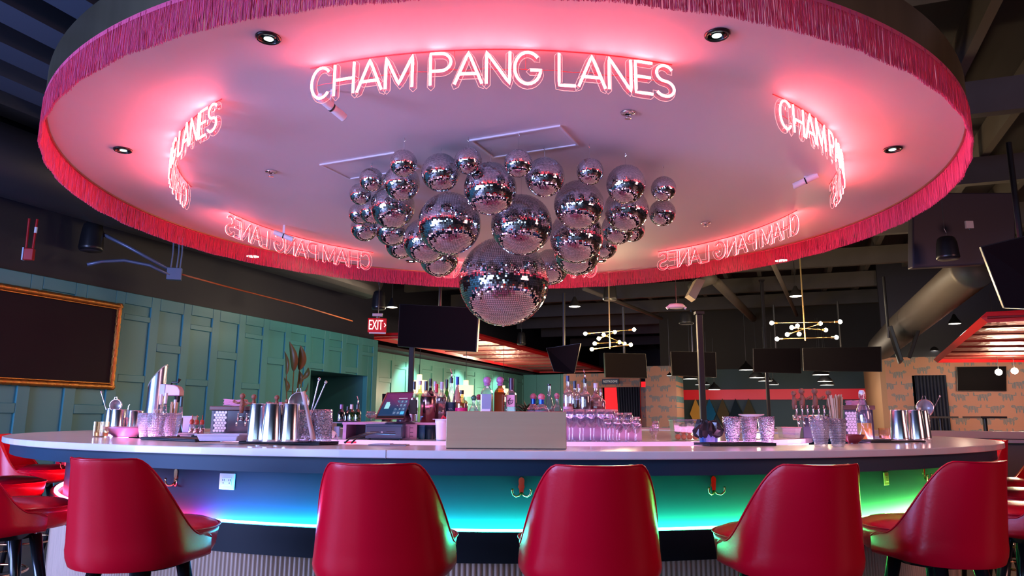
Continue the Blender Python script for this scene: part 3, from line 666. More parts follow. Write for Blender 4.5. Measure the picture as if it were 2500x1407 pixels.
for i, (a, R, tw, lab) in enumerate(STOOLS):
    o = ST if i == 0 else copy_tree(ST); o.location = az(a, R); o.rotation_euler = (0, 0, R_(a+tw)); tag(o, lab, 'bar stool', 'red bar stools round the bar')
# ================================================================ background things
# gilt framed dark board on the left wall
q0 = pa(281, 953, AL+.06); q1 = pa(297, 742, AL+.06); zb_, zt_ = q0.z, q1.z; yb1 = (q0.dot(E2)+q1.dot(E2))/2; yb0 = yb1-3.2
gf = thing('framed_board', 'large dark board in a gilded bamboo-look frame on the teal wall', 'wall board', W(AL+.03, yb0, zb_), YAW+math.pi/2)
# local x runs along the wall (E2), local y points into the wall
Lw = yb1-yb0; Hh = zt_-zb_; gold = mat('old_gold', (.55, .25, .06), .35, .8, bump=.4, bscale=60)
MB().box(.05, Lw-.05, -.02, .0, .05, Hh-.05).obj('board_face', mat('charcoal_screen', (.020, .015, .018), .6, spec=.1), gf)
fr = MB()
def bamboo(p, q):
    p = Vector(p); q = Vector(q); n = int((q-p).length/.022); pts = [p.lerp(q, i/n) for i in range(n+1)]; fr.tube(pts, [.040 if i % 5 else .033 for i in range(n+1)], 10)
bamboo((0, -.02, .04), (Lw, -.02, .04)); bamboo((0, -.02, Hh-.04), (Lw, -.02, Hh-.04)); bamboo((Lw-.04, -.02, 0), (Lw-.04, -.02, Hh)); bamboo((.04, -.02, 0), (.04, -.02, Hh))
fr.obj('gilt_frame', gold, gf, smooth=True)
MB().tube([(.1, -.045, .085), (Lw-.085, -.045, .085), (Lw-.085, -.045, Hh-.085), (.1, -.045, Hh-.085)], .008, 6).obj('inner_bead', gold, gf)

# hanging black speakers
blk = mat('black_speaker_plastic', (.012, .012, .014), .3)
def speaker(x, y0, y1, wpx, Y, label, wire=1.2):
    top = pd(x, y0, Y); bot = pd(x, y1, Y); h = top.z-bot.z; r = wpx/F*Y/2*.97
    o = thing('pendant_speaker', label, 'speaker', bot, 0, 'black pendant speakers')
    MB().lathe([(.0001, .0), (r*.9, .0), (r, h*.08), (r*.99, h*.15), (r*.88, h*.7), (r*.75, h*.93), (r*.55, h), (.0001, h)], 32, cap=False).obj('speaker_body', blk, o, smooth=True)
    MB().lathe([(.0001, -.002), (r*.86, -.002), (r*.88, .004)], 28, cap=False).obj('speaker_grille', mat('speaker_grille', (.05, .045, .05), .5), o, smooth=True)
    MB().tube([(0, 0, h), (.01, 0, h+.05), (-.01, 0, h+.1), (0, 0, h+wire)], .004, 6).obj('hanging_chain', chm, o)
speaker(221, 545, 613, 58, 9.3, 'black pendant speaker hanging at the left below the canopy fringe', 1.0)
speaker(924, 711, 756, 36, 12, 'black pendant speaker hanging directly above the exit sign', 1.6)
speaker(2315, 579, 634, 55, 8.2, 'black pendant speaker in front of the air handler at the right', .9)
speaker(1489, 690, 734, 36, 13, 'black pendant speaker under the fringe, right of the biggest mirror ball', 1.0)
speaker(1676, 762, 792, 38, 15, 'black pendant speaker left of the dark column', 1.2)
speaker(1273, 812, 842, 22, 17, 'small black pendant speaker above the red tin ceiling', 1.5)

def hung_lamp(x, y, wpx, Y, label, cord=1.0, st=14, grp='cone pendant lamps in the hall', power=25, flat=False):
    P = pd(x, y, Y); r = wpx/F*Y/2; o = thing('pendant_lamp', label, 'pendant lamp', P, 0, grp)
    if flat: prof = [(r, 0), (r*1.01, r*.12), (r*.55, r*.65), (r*.18, r*.95), (r*.1, r*1.2)]
    else: prof = [(r, 0), (r*.95, r*.35), (r*.45, r*1.1), (r*.2, r*1.7)]
    MB().lathe(prof, 24, cap=False).obj('lamp_shade', blk, o, smooth=True)
    MB().lathe([(.0001, r*.03), (r*.93, r*.03)], 20, cap=False).obj('diffuser', emis('warm_white_diffuser', (1, .93, .72), 6) if flat is False else emis('bright_white_diffuser', (1, .97, .82), 5), o)
    MB().tube([(0, 0, prof[-1][1]), (0, 0, cord)], .006, 5).obj('cord', blk, o)
    if power: light('pendant_lamp_light', 'POINT', P-Vector((0, 0, .06)), power*.35, (1, .82, .6), .08)
hung_lamp(957, 751, 28, 13, 'round lit pendant lamp right of the exit sign', 1.3, power=60)
hung_lamp(1403, 749, 29, 14, 'lit cone pendant lamp right of the biggest mirror ball', 1.2, power=70)
hung_lamp(1943, 724, 31, 13, 'lit cone pendant lamp above the right chandelier', 1.0, power=70)
hung_lamp(2331, 791, 28, 15, 'lit round ceiling lamp right of the big round duct', 1.3, power=60)
hung_lamp(2280, 857, 23, 17.5, 'small lit lamp above the right wallpapered wall', 1.6, power=45)
hung_lamp(1908, 637, 34, 9.2, 'bright lamp glowing at the lower right edge of the fringe', .12, power=10)
hung_lamp(618, 627, 34, 9.2, 'bright lamp glowing at the lower left edge of the fringe', .12, power=10)
for i, (x, y, w_) in enumerate(((1635, 918, 16), (1685, 926, 36), (1704, 940, 14), (1726, 940, 14), (1744, 952, 31), (1822, 904, 36), (1848, 923, 38), (1868, 931, 34), (1888, 940, 26), (1998, 903, 42), (2004, 916, 40), (2014, 932, 36), (2019, 941, 34))):
    row = 'left row' if i < 5 else 'middle row' if i < 9 else 'right row'; nth = ('nearest', 'second', 'third', 'fourth', 'lowest')[(i if i < 5 else (i-5) % 4)]
    hung_lamp(x, y, w_, 18+.5*(i % 5), f'{nth} flat white pendant in the {row} over the lanes', 1.4, grp='flat white pendants over the lanes', power=18 if w_ > 30 else 0, flat=True)

# sputnik chandeliers
bulb_m = emis('warm_bulb', (1, .74, .38), 55); gold2 = mat('satin_gold_rod', (.8, .5, .2), .25, 1, emit=(1, .6, .2), es=.05)
def chandelier(stem, pairs, extra, Y, label, right):
    P0 = pd(*stem[1], Y); P1 = pd(*stem[0], Y); o = thing('chandelier', label, 'chandelier', P0, 0, 'brass rod chandeliers')
    MB().tube([(0, 0, 0), (0, 0, P1.z-P0.z+.6)], .012, 8).obj('stem', gold2, o)
    def bulb(v):
        k = MB().sphere((0, 0, 0), .032, 14, 10).obj('bulb', bulb_m, o, smooth=True); k.location = v
    for k, (a, b, y0, y1) in enumerate(pairs):
        A = pd(*a, Y+y0)-P0; B = pd(*b, Y+y1)-P0; d = (B-A).normalized()
        MB().tube([A+d*.05, B-d*.05], .007, 8).obj('arm', gold2, o)
        for v, s in ((A, 1), (B, -1)):
            MB().tube([v+d*s*.035, v+d*s*.09], .016, 10).obj('bulb_holder', gold2, o); bulb(v)
    light('chandelier_light', 'POINT', P0+Vector((0, -.35, .1)), 60, (1, .68, .38), .25)
chandelier(((1489, 735), (1489, 852)), [((1429, 815), (1548, 805), 0, 0), ((1474, 818), (1525, 840), -.25, .35), ((1501, 811), (1462, 827), .3, -.35), ((1452, 839), (1512, 836), -.2, .3), ((1445, 853), (1540, 842), -.05, .05)], None, 12.5, 'brass rod chandelier with starry bulbs left of the dark column', False)
chandelier(((1966, 715), (1966, 832)), [((1884, 789), (2051, 786), 0, 0), ((1933, 800), (2016, 806), -.3, .3), ((1947, 796), (1951, 816), .45, -.4), ((2003, 790), (1922, 817), .3, -.3), ((1897, 828), (2042, 824), -.05, .05)], None, 11.5, 'brass rod chandelier with starry bulbs right of the dark column', True)
for x, y, lab in ((2438, 909, 'left glowing globe bulb hung in front of the right wall screen'), (2477, 906, 'right glowing globe bulb hung in front of the right wallpaper')):
    P = pd(x, y, 15); o = thing('globe_lamp', lab, 'globe lamp', P, 0, 'globe bulbs at the right')
    MB().sphere((0, 0, 0), .065, 16, 10).obj('globe', emis('globe_glow', (1, .85, .6), 25), o, smooth=True); MB().tube([(0, 0, .06), (0, 0, 1.7)], .005, 5).obj('cord', blk, o)
    light('globe_light', 'POINT', P-Vector((0, .12, 0)), 30, (1, .8, .55), .1)

# television screens
scr = mat('dark_glass_screen', (.006, .004, .005), .5, spec=.04)
def tv(c, label, Y=None, th=.05, rod=True, parent_b=None):
    """c: four frame pixels TL,TR,BR,BL with their distances"""
    P = [pd(x, y, d) for x, y, d in c]; n = (P[1]-P[0]).cross(P[3]-P[0]).normalized()
    if n.y < 0: n = -n
    ctr = sum(P, Vector())/4; o = thing('television', label, 'television', ctr, 0, 'black screens hanging in the hall'); Q = [p-ctr for p in P]
    MB().hull4(Q, n, th).obj('housing', blk, o, bevel=.004, bseg=1)
    I = [p*.975-n*.003 for p in Q]; MB().hull4(I, n, .002).obj('screen', scr, o)
    if rod: top = (Q[0]+Q[1])/2+n*th; MB().tube([top-Vector((0, 0, .2)), top+Vector((0, 0, .9))], .025, 8).obj('ceiling_pole', blk, o)
tv([(975, 742, 11.2), (1170, 752, 10.6), (1163, 860, 10.6), (970, 846, 11.2)], 'large black television hanging below the mirror balls at left')
tv([(1333, 850, 12.5), (1418, 838, 12.3), (1402, 912, 12.3), (1352, 908, 12.5)], 'tilted black television just left of the left chandelier', rod=True)
tv([(1475, 862, 14), (1577, 864, 14.2), (1581, 924, 14.2), (1478, 922, 14)], 'black television under the left chandelier')
tv([(1637, 858, 15.5), (1748, 860, 15.5), (1750, 922, 15.5), (1640, 918, 15.5)], 'black television behind the dark column')
tv([(1838, 851, 15), (1955, 850, 15), (1957, 912, 15), (1840, 909, 15)], 'black television left of the right chandelier pendants')
tv([(1958, 850, 14.4), (2152, 846, 14), (2154, 908, 14), (1960, 906, 14.4)], 'wide black television under the right chandelier')
tv([(2394, 602, 6.5), (2600, 552, 6.3), (2620, 760, 6.3), (2452, 752, 6.5)], 'huge black television cut by the right frame edge')
tv([(2172, 798, 13.2), (2178, 795, 12.6), (2206, 880, 12.6), (2200, 888, 13.2)], 'television seen edge-on, left of the pair by the round duct')
tv([(2248, 792, 13.2), (2252, 790, 12.6), (2224, 876, 12.6), (2221, 874, 13.2)], 'television seen edge-on, right of the pair by the round duct', rod=False)
tv([(x, y, pb(x, y, BW-.09).y) for x, y in ((2335, 896), (2457, 895), (2458, 955), (2337, 955))], 'black television fixed to the right wallpapered wall', rod=False)

# dark column
colm = mat('dark_column_paint', (.02, .018, .022), .45, spec=.3)
def post(x, ytop, Y, r, zt, label):
    P = pd(x, 1000, Y); o = thing('steel_column', label, 'column', (P.x, P.y, 0))
    MB().box(-r, r, -r, r, 0, zt).obj('post', colm, o, bevel=.01); MB().box(-r*1.5, r*1.5, -r*1.5, r*1.5, zt, zt+.04).obj('cap_plate', colm, o); MB().box(-r*1.6, r*1.6, -r*1.6, r*1.6, 0, .015).obj('base_plate', colm, o)
post(1716, 775, 10.8, .042, pd(1707, 768, 10.8).z, 'dark square column rising between the two chandeliers')
post(1877, 940, 17, .035, 4.4, 'thin dark post in front of the red band')
post(1001, 850, 11.9, .042, pd(1001, 840, 11.9).z, 'dark post behind the cash register, in front of the mint wall')
# tan splice plate and grey smoke detector box near the column head
o = MB().hull4([pd(1702, 680, 10.9), pd(1722, 684, 10.9), pd(1698, 732, 10.9), pd(1681, 720, 10.9)], (0, 1, 0), .25).obj('duct_strap', mat('tan_metal', (.45, .36, .24), .5)); tag(o, 'short tan metal strap slanting above the column head', 'metal strap')
P = pd(1651, 748, 9.8); o = thing('access_point', 'white scalloped access point box hanging left of the column head', 'wireless box', P)
MB().lathe([(.0001, -.03), (.09, -.03), (.12, 0), (.09, .03), (.0001, .03)], 24, cap=False, sx=1, sy=.7).obj('shell', mat('white_plastic', (.8, .76, .78), .4), o, smooth=True)
MB().tube([(-.11, 0, -.015), (-.13, 0, -.03)], .02, 8).obj('side_lug', mat('white_plastic', (.8, .76, .78), .4), o); MB().tube([(.11, 0, -.015), (.13, 0, -.03)], .02, 8).obj('side_lug', mat('white_plastic', (.8, .76, .78), .4), o)
MB().tube([(0, 0, .03), (0, 0, .8)], .006, 6).obj('cable', blk, o)
P = pd(2368, 548, 8.3); o = thing('sensor_box', 'small white sensor box on the dark air handler', 'sensor', P); MB().box(-.045, .045, 0, .03, -.045, .045).obj('box_body', mat('white_plastic', (.8, .76, .78), .4), o, bevel=.005); MB().tube([(0, .015, -.045), (0, .015, -.065)], .012, 8).obj('sensor_eye', chm, o)

# exit sign
P = pd(922, 794, 11.6); ex = thing('exit_sign', 'red lit EXIT sign hanging at the end of the teal wall', 'exit sign', P, .12)
MB().box(-.155, .135, 0, .06, -.115, .11).obj('housing', mat('exit_red_glass', (.12, .0, .005), .25, emit=(1, .0, .01), es=.12), ex, bevel=.008)
MB().box(-.13, .13, -.0, .06, -.135, -.115).obj('bottom_bar', mat('white_plastic', (.8, .76, .78), .4), ex)
MB().tube([(0, .03, .11), (0, .03, .14)], [.03, .03], 8).obj('neck', chm, ex); MB().box(-.09, .07, 0, .06, .14, .19).obj('mount_box', mat('galvanised', (.35, .38, .42), .4, .8), ex, bevel=.005)
red_l = emis('exit_letters', (1, .42, .38), 2.6)
text('exit_text', 'EXIT', .22, red_l, ex, (-.03, -.004, -.005), (R_(90), 0, 0), sx=.50)
MB().tube([(.105, -.004, .03), (.125, -.004, 0), (.105, -.004, -.03)], .006, 6).obj('arrow', red_l, ex)
MB().tube([(0, .03, .19), (0, .03, 1.4)], .008, 6).obj('hanging_rod', blk, ex)
# restrooms sign
P = pb(1490, 932, B3-.1); rs_ = thing('restrooms_sign', 'small dark RESTROOMS sign above the curtained doorway', 'sign', P, YAW)
MB().box(-.24, .24, 0, .03, -.075, .075).obj('sign_board', mat('dark_sign', (.02, .02, .022), .4), rs_); text('sign_text', 'RESTROOMS', .085, mat('cream_letters', (.7, .66, .6), .5, emit=(.7, .66, .6), es=.15), rs_, (0, -.004, 0), (R_(90), 0, 0), sx=.85)

# fire alarm strobe and conduits at upper left
P = pd(68, 618, 8.4); fa = thing('fire_alarm', 'small red fire alarm box hanging from two red conduits at far left', 'fire alarm', P, .25); rm = mat('alarm_red', (.45, .004, .01), .3)
MB().box(-.055, .055, 0, .07, -.08, .06).obj('alarm_body', rm, fa, bevel=.008); MB().box(-.06, -.045, -.01, .06, -.085, .065).obj('strobe_lens', mat('strobe_lens', (.5, .65, .8), .2), fa)
for s in (-1, 1): MB().tube([(s*.035+.0, .03, .06), (s*.042, .03, .42)], .013, 10).obj('conduit', rm, fa)
MB().tube([(.042, .03, .25), (.042, .03, .32)], .017, 10).obj('white_coupling', mat('white_plastic', (.8, .76, .78), .4), fa)
P = pd(425, 668, 9.5); jb = thing('junction_box', 'grey junction box with bent conduits hanging below the fringe at left', 'junction box', P, .3); gm = mat('blue_grey_metal', (.14, .16, .24), .4, .4)
MB().box(-.09, .09, 0, .09, -.08, .08).obj('box_body', gm, jb, bevel=.006)
for dx in (-.05, .02, .06): MB().tube([(dx, .045, .08), (dx+.01, .045, .3), (dx, .045, .5)], .010, 8).obj('conduit', gm, jb)
MB().tube([Vector(v) for v in ((-.05, .02, -.02), (-.3, 0, .09), (-.6, -.02, .13), (-.85, -.05, .09), (-1.0, -.1, .03))], .022, 8).obj('bent_conduit', gm, jb, smooth=True)
MB().tube([(-.05, .06, .05), (-.6, .1, .34), (-1.1, .15, .58)], .024, 8).obj('straight_conduit', gm, jb, smooth=True)
MB().tube([(.09, .04, 0), (.6, .5, -.05), (1.6, 1.6, -.1), (2.6, 3.2, -.12)], .012, 6).obj('orange_cable', mat('orange_cable', (.5, .12, .03), .5), jb, smooth=True)

# pressed tin ceilings (red)
def tin(name, c0, c1, c2, c3, z, label, nrib, th=.06):
    """hanging panel, corners in order near-left, near-right, far-right, far-left"""
    P = [Vector((p.x, p.y, 0)) for p in (c0, c1, c2, c3)]
    o = thing(name, label, 'tin ceiling', (0, 0, z)); tm = tinm
    MB().hull4(P, (0, 0, 1), th).obj('tin_sheet', tm, o)
    rb = MB()
    for i in range(nrib+1):
        t = i/nrib; a = P[0].lerp(P[3], t); b = P[1].lerp(P[2], t); rb.tube([a-Vector((0, 0, .005)), b-Vector((0, 0, .005))], .022, 6)
    rb.obj('ribs', mat('red_tin_rib', (.22, .008, .01), .4, .2), o)
    rim = MB(); rim.tube([p+Vector((0, 0, .0)) for p in P], .07, 4, closed=True); rim.obj('rim', mat('red_rim', (.6, .01, .015), .35), o)
tinm = bpy.data.materials.new('pressed_red_tin'); tinm.use_nodes = True; nt = tinm.node_tree; q = nt.nodes['Principled BSDF']; q.inputs['Base Color'].default_value = (.50, .13, .10, 1); q.inputs['Metallic'].default_value = .5; q.inputs['Roughness'].default_value = .38
tc = nt.nodes.new('ShaderNodeTexCoord'); vo = nt.nodes.new('ShaderNodeTexVoronoi'); vo.inputs['Scale'].default_value = 9; nt.links.new(tc.outputs['Object'], vo.inputs['Vector']); bp = nt.nodes.new('ShaderNodeBump'); bp.inputs['Strength'].default_value = .8; bp.inputs['Distance'].default_value = .03
nt.links.new(vo.outputs['Distance'], bp.inputs['Height']); nt.links.new(bp.outputs[0], q.inputs['Normal'])
zt1 = 3.1
nl = pz(911, 832, zt1); nr = pz(1150, 816, zt1); fr_ = pz(1476, 904, zt1); fl_ = pz(1316, 907, zt1)
tin('red_tin_ceiling', nl+ (pz(911, 820, zt1)-nl)*.9, nr, fr_, fl_, zt1, 'hanging red pressed-tin ceiling panel beside the mint wall', 10)
z2 = 2.52
tin('red_tin_ceiling', pz(2560, 768, z2), pz(2410, 775, z2), pz(2288, 878, z2), pz(2600, 876, z2), z2, 'hanging red pressed-tin ceiling panel at the right edge', 7)
P = (nl+nr+fl_+fr_)/4
light('tin_ceiling_uplight', 'POINT', (P.x-.9, P.y-2.5, 1.9), 60, (1, .72, .5), .15); light('tin_ceiling_uplight', 'POINT', (P.x-.3, P.y+1.5, 1.9), 60, (1, .72, .5), .15)  # bare point lights added under the tin panels to brighten them
Pq = pz(2440, 830, z2); light('tin_ceiling_uplight', 'POINT', (Pq.x, Pq.y-.5, 1.5), 14, (1, .75, .55), .15)
# dark soffit between the mint wall and the tin ceiling
struct(MB().box(A2, A2+.5, b_end+.3, B2, 2.93, 3.0, HR).obj('soffit_trim', dark_m))

# mint wall drum pendants and wall washers
def drum(x, y0, y1, wpx, Y, label):
    T = pd(x, y0, Y); Bm = pd(x, y1, Y); h = T.z-Bm.z; r = wpx/F*Y/2; o = thing('drum_pendant', label, 'pendant lamp', Bm, 0, 'cream drum pendants by the mint wall')
    sm = mat('cream_lamp_shade', (.9, .75, .5), .6, emit=(1, .72, .36), es=.7)
    MB().lathe([(r, 0), (r, h*.68)], 24, cap=False).obj('lower_shade', sm, o); MB().lathe([(r*.34, h*.68), (r*.34, h)], 20, cap=False).obj('upper_shade', sm, o)
    MB().lathe([(r*.34, h*.68), (r, h*.68)], 24, cap=False).obj('shade_ring', sm, o); MB().sphere((0, 0, h*.3), r*.25, 12, 8).obj('bulb', emis('globe_glow', (1, .85, .6), 25), o, smooth=True)
    MB().tube([(0, 0, h), (0, 0, h+1.2)], .006, 5).obj('cord', blk, o)
drum(1023, 915, 960, 38, 15, 'cream two-tier drum pendant behind the cash register')
drum(1137, 929, 968, 37, 17, 'cream two-tier drum pendant behind the liquor bottles')
drum(1229, 942, 965, 24, 20, 'small cream drum pendant behind the square bottles')
for b, c in ((b_end+1.2, 70), (b_end+4.2, 90), (b_end+7.6, 80), (b_end+11, 60)):
    light('wall_washer', 'SPOT', W(A2+.9, b, 2.85), c, (.80, 1, .85), .08, W(A2, b, 1.6), spot=95)
light('wall_washer', 'POINT', W(A2+.6, b_end+.9, 1.5), 25, (1, .85, .65), .1)
# alcove ceiling light
P = W(AL-.8, o0+.5, zt-.03); o = thing('alcove_light', 'thin white strip light inside the dark alcove', 'strip light', P, YAW+math.pi/2); MB().box(-.4, .4, -.03, .03, -.02, .0).obj('diffuser', emis('alcove_strip', (.7, 1, .95), 5), o); MB().box(-.42, .42, -.04, .04, 0, .02).obj('housing', blk, o)

# big leafed plant in a pot
Pp = pd(712, 1000, 9.6); pl = thing('potted_plant', 'tall olive banana-leaf plant standing before the teal wall', 'plant', (Pp.x, Pp.y, 0))
leaf_m = mat('olive_leaf', (.075, .075, .016), .45, bump=.2, bscale=20)
MB().lathe([(.0001, 0), (.17, 0), (.22, .45), (.2, .45), (.19, .4), (.0001, .4)], 28, cap=False).obj('pot', mat('dark_pot', (.03, .03, .035), .5), pl, smooth=True)
def leaf(x0, y0, x1, y1, wpx, dY):
    A = pd(x0, y0, 9.6+dY)-Vector((Pp.x, Pp.y, 0)); B = pd(x1, y1, 9.6+dY*1.3)-Vector((Pp.x, Pp.y, 0)); d = (B-A); L_ = d.length; d.normalize(); wv = wpx/F*9.6/2; sd = d.cross(Vector((.2, 1, 0))).normalized(); nn = sd.cross(d); n = 14; vs = []; fs = []
    for i in range(n+1):
        t = i/n; w_ = wv*math.sin(math.pi*min(1, t**.8))**.8 if 0 < t < 1 else .001; c = A+d*L_*t+nn*(.05*math.sin(t*3)); 
        vs += [c-sd*w_+nn*w_*.35, c, c+sd*w_+nn*w_*.35]
    for i in range(n): fs += [(i*3, i*3+1, i*3+4, i*3+3), (i*3+1, i*3+2, i*3+5, i*3+4)]
    o = MB().add(vs, fs).obj('leaf', leaf_m, pl, smooth=True); q = o.modifiers.new('s', 'SOLIDIFY'); q.thickness = .003
    MB().tube([Vector((0, 0, .4)), (A*.5+Vector((0, 0, .25))), A], [.014, .011, .007], 6).obj('stem', leaf_m, pl, smooth=True)
for a in ((717, 908, 706, 834, 20, 0), (731, 905, 733, 843, 23, .1), (699, 917, 694, 858, 10, -.15), (729, 940, 730, 905, 15, .05), (700, 958, 693, 922, 12, .1), (737, 928, 752, 897, 13, -.1), (738, 965, 752, 934, 5, .1)): leaf(*a)

# low walls, drink rail and seating behind the bar on the right
def rail(name, x0, x1, ytop, Y, th, label, m, ztop=None, back=.12):
    a = pz(x0, ytop, ztop) if ztop else pd(x0, ytop, Y); 
    return None
pink_w = mat('mauve_laminate', (.42, .25, .30), .4)
bp_ = 11.2
xl = pb(1555, 1000, bp_).dot(E1); o = thing('drink_rail', 'long mauve drink rail and half wall beyond the bar at right', 'drink rail', W(xl, bp_, 0), YAW)
MB().box(0, 9, .1, .22, 0, .98).obj('half_wall', mat('mauve_dark', (.12, .06, .06), .5), o); MB().box(0, 9, -.12, .1, .93, .965).obj('ledge', pink_w, o); MB().box(0, 9, .08, .26, .98, 1.07).obj('top_cap', mat('tan_pink_cap', (.5, .28, .25), .45), o); MB().box(0, 9, .0, .1, 0, .9).obj('base_panel', mat('mauve_dark', (.12, .06, .06), .5), o)
def table(x, Y, wpx, label):
    P = pd(x, 1026, Y); P.z = 0; h = pd(x, 1017, Y).z; o = thing('high_table', label, 'table', P, 0, 'high tables by the wallpapered wall'); r = wpx/F*Y/2
    MB().box(-r, r, -.3, .3, h-.04, h).obj('tabletop', mat('dark_table', (.04, .035, .04), .3), o); MB().cyl((0, 0, 0), (0, 0, h-.04), .04).obj('pedestal', blk, o); MB().lathe([(.25, 0), (.25, .02), (.05, .04)], 20).obj('foot', blk, o)
table(2404, 15, 62, 'dark pedestal table in front of the right wallpapered wall'); table(2295, 16, 50, 'dark table under the black curtained doorway')
# coloured rhombus wall targets under the red band
for x, y, c, lab in ((1699, 1003, (.75, .38, .08), 'orange'), (1733, 1003, (.01, .12, .28), 'blue'), (1765, 1003, (.09, .065, .03), 'brown'), (1797, 1003, (.008, .02, .03), 'black'), (1829, 1003, (.07, .06, .03), 'olive')):
    P = pb(x, y+8, BR-.15); o = MB().hull4([Vector((-.185, 0, 0)), Vector((0, 0, -.4)), Vector((.185, 0, 0)), Vector((0, 0, .47))], (0, 1, 0), .04).obj('diamond_panel', mat(lab+'_diamond', c, .6, spec=.1)); o.location = P; o.rotation_euler = (0, 0, YAW)
    tag(o, f'{lab} diamond-shaped panel on the slate wall below the red band', 'wall panel', 'diamond panels over the lanes')
# small red tin canopy edge near restrooms is part of the first tin ceiling; black metal lectern sliver by the register
P = pd(946, 1000, 11); o = thing('planter_column', 'tall black tapered planter behind the cash register', 'planter', (P.x, P.y, 0)); hz = pd(946, 962, 11).z
MB().lathe([(.06, 0), (.085, hz), (.07, hz), (.06, hz-.05)], 20).obj('planter_body', blk, o, smooth=True)
# ================================================================ things on the bar
steel = mat('polished_steel', (.82, .82, .86), .2, 1, noise=.15, nscale=12, stretch=(1, 1, .1)); glass = glassy('clear_glass', (.95, .96, 1), .05, (.8, .75, .95))
def S(wpx, Y): return wpx/F*Y*.985                        # pixels at distance Y -> metres
def base(x, y, z=ZT): return pz(x, y, z)
black_rub = mat('black_rubber_mat', (.018, .02, .026), .5, bump=.4, bscale=300)
def bar_mat(a0, a1, label, R0=3.17, R1=3.6, x=None):
    am = (a0+a1)/2; P = az(am, (R0+R1)/2, ZT); o = thing('bar_mat', label, 'bar mat', P, R_(am), 'black rubber bar mats'); L_ = R_(a1-a0)*(R0+R1)/2
    MB().box(-L_/2, L_/2, -.15, .15, .0005, .012).obj('mat_body', black_rub, o, bevel=.003, bseg=1)
    mb = MB()
    for q in ((-L_/2, L_/2, -.15, -.143), (-L_/2, L_/2, .143, .15), (-L_/2, -L_/2+.007, -.143, .143), (L_/2-.007, L_/2, -.143, .143)): mb.box(*q, .012, .015)
    mb.obj('mat_rim', black_rub, o)
def mat_at(x0, x1, y, label, d=.15, rz=None):
    A = base(x0, y); B = base(x1, y); c = (A+B)/2; v = B-A; rz = math.atan2(v.y, v.x) if rz is None else rz; L_ = v.length
    o = thing('bar_mat', label, 'bar mat', c+Vector((-math.sin(rz), math.cos(rz), 0))*d/2, rz, 'black rubber bar mats')
    MB().box(-L_/2, L_/2, -d/2, d/2, .0005, .012).obj('mat_body', black_rub, o, bevel=.003, bseg=1)
    mb = MB()
    for q in ((-L_/2, L_/2, -d/2, -d/2+.006), (-L_/2, L_/2, d/2-.006, d/2), (-L_/2, -L_/2+.006, -d/2+.006, d/2-.006), (L_/2-.006, L_/2, -d/2+.006, d/2-.006)): mb.box(*q, .012, .015)
    mb.obj('mat_rim', black_rub, o)
mat_at(262, 545, 1077, 'black rubber bar mat under the bumpy tumblers at the left', .24, R_(-38))
mat_at(553, 800, 1086, 'black rubber bar mat under the steel shakers left of centre', .16, R_(-20))
mat_at(1725, 1905, 1090, 'black rubber bar mat under the crystal glasses right of the fruit bin', .14, R_(18))
mat_at(2100, 2292, 1081, 'black rubber bar mat at the right end under the steel shakers', .18, R_(30))

def shaker(x, yb, yt, wb, wt, label, up=False, z=ZT+.013):
    P = base(x, yb, z); Y = P.y; h = S(yb-yt, Y); rb = S(wb, Y)/2; rt_ = S(wt, Y)/2
    o = thing('cocktail_shaker', label, 'cocktail shaker', P, 0, 'steel cocktail shaker tins')
    MB().lathe([(.0001, .002), (rb*.97, .002), (rb, .006), (rb*.99, h*.1), (rt_+.001, h*.97), (rt_, h*.985)], 36, cap=False).obj('tin', steel, o, smooth=True)
    MB().lathe([(rt_, h*.985), (rt_+.0015, h*.99), (rt_*.99, h), (rt_*.93, h*.997), (.0001, h*.985) if not up else (rt_*.93, h*.9)], 36, cap=False).obj('rim', steel, o, smooth=True)
    return o, P, h, rt_
shaker(626, 1080, 988, 48, 37, 'steel shaker tin, leftmost of the front row on the left mat')
shaker(662, 1081, 988, 50, 38, 'steel shaker tin, second of the front row on the left mat')
shaker(706, 1081, 988, 48, 38, 'steel shaker tin, nearest the cut-glass mixing glasses on the left mat')
shaker(643, 1076, 990, 42, 34, 'steel shaker tin behind, between the first two front tins at left', z=ZT+.013)
shaker(684, 1076, 990, 42, 34, 'steel shaker tin behind, between the second and third front tins', z=ZT+.013)
shaker(2198, 1077, 1003, 42, 32, 'steel shaker tin, leftmost of those on the right mat')
shaker(2238, 1077, 1003, 42, 32, 'steel shaker tin, second of those on the right mat')
shaker(2254, 1075, 1004, 38, 30, 'steel shaker tin tucked behind the second one on the right mat')
shaker(2218, 1073, 1004, 34, 28, 'steel shaker tin at the back of the right mat group')
o1, P1_, h1, r1 = shaker(284, 1063, 1001, 36, 33, 'steel shaker tin holding a round strainer behind the pink bowl', True, ZT)
shaker(267, 1061, 999, 30, 24, 'slim steel shaker tin with a bar spoon behind the pink bowl', True, ZT)
shaker(326, 1062, 1004, 32, 34, 'short steel tin between the pink bowl and the white citrus press', True, ZT)
P = base(305, 1063); o = thing('jigger', 'small double-ended steel jigger behind the pink bowl', 'jigger', P); MB().lathe([(.016, 0), (.008, .04), (.006, .045), (.019, .115), (.017, .115), (.005, .05)], 20, cap=False).obj('cups', steel, o, smooth=True); MB().tube([(0, 0, .10), (.005, 0, .19), (.012, 0, .20)], .003, 6).obj('tongs', steel, o)
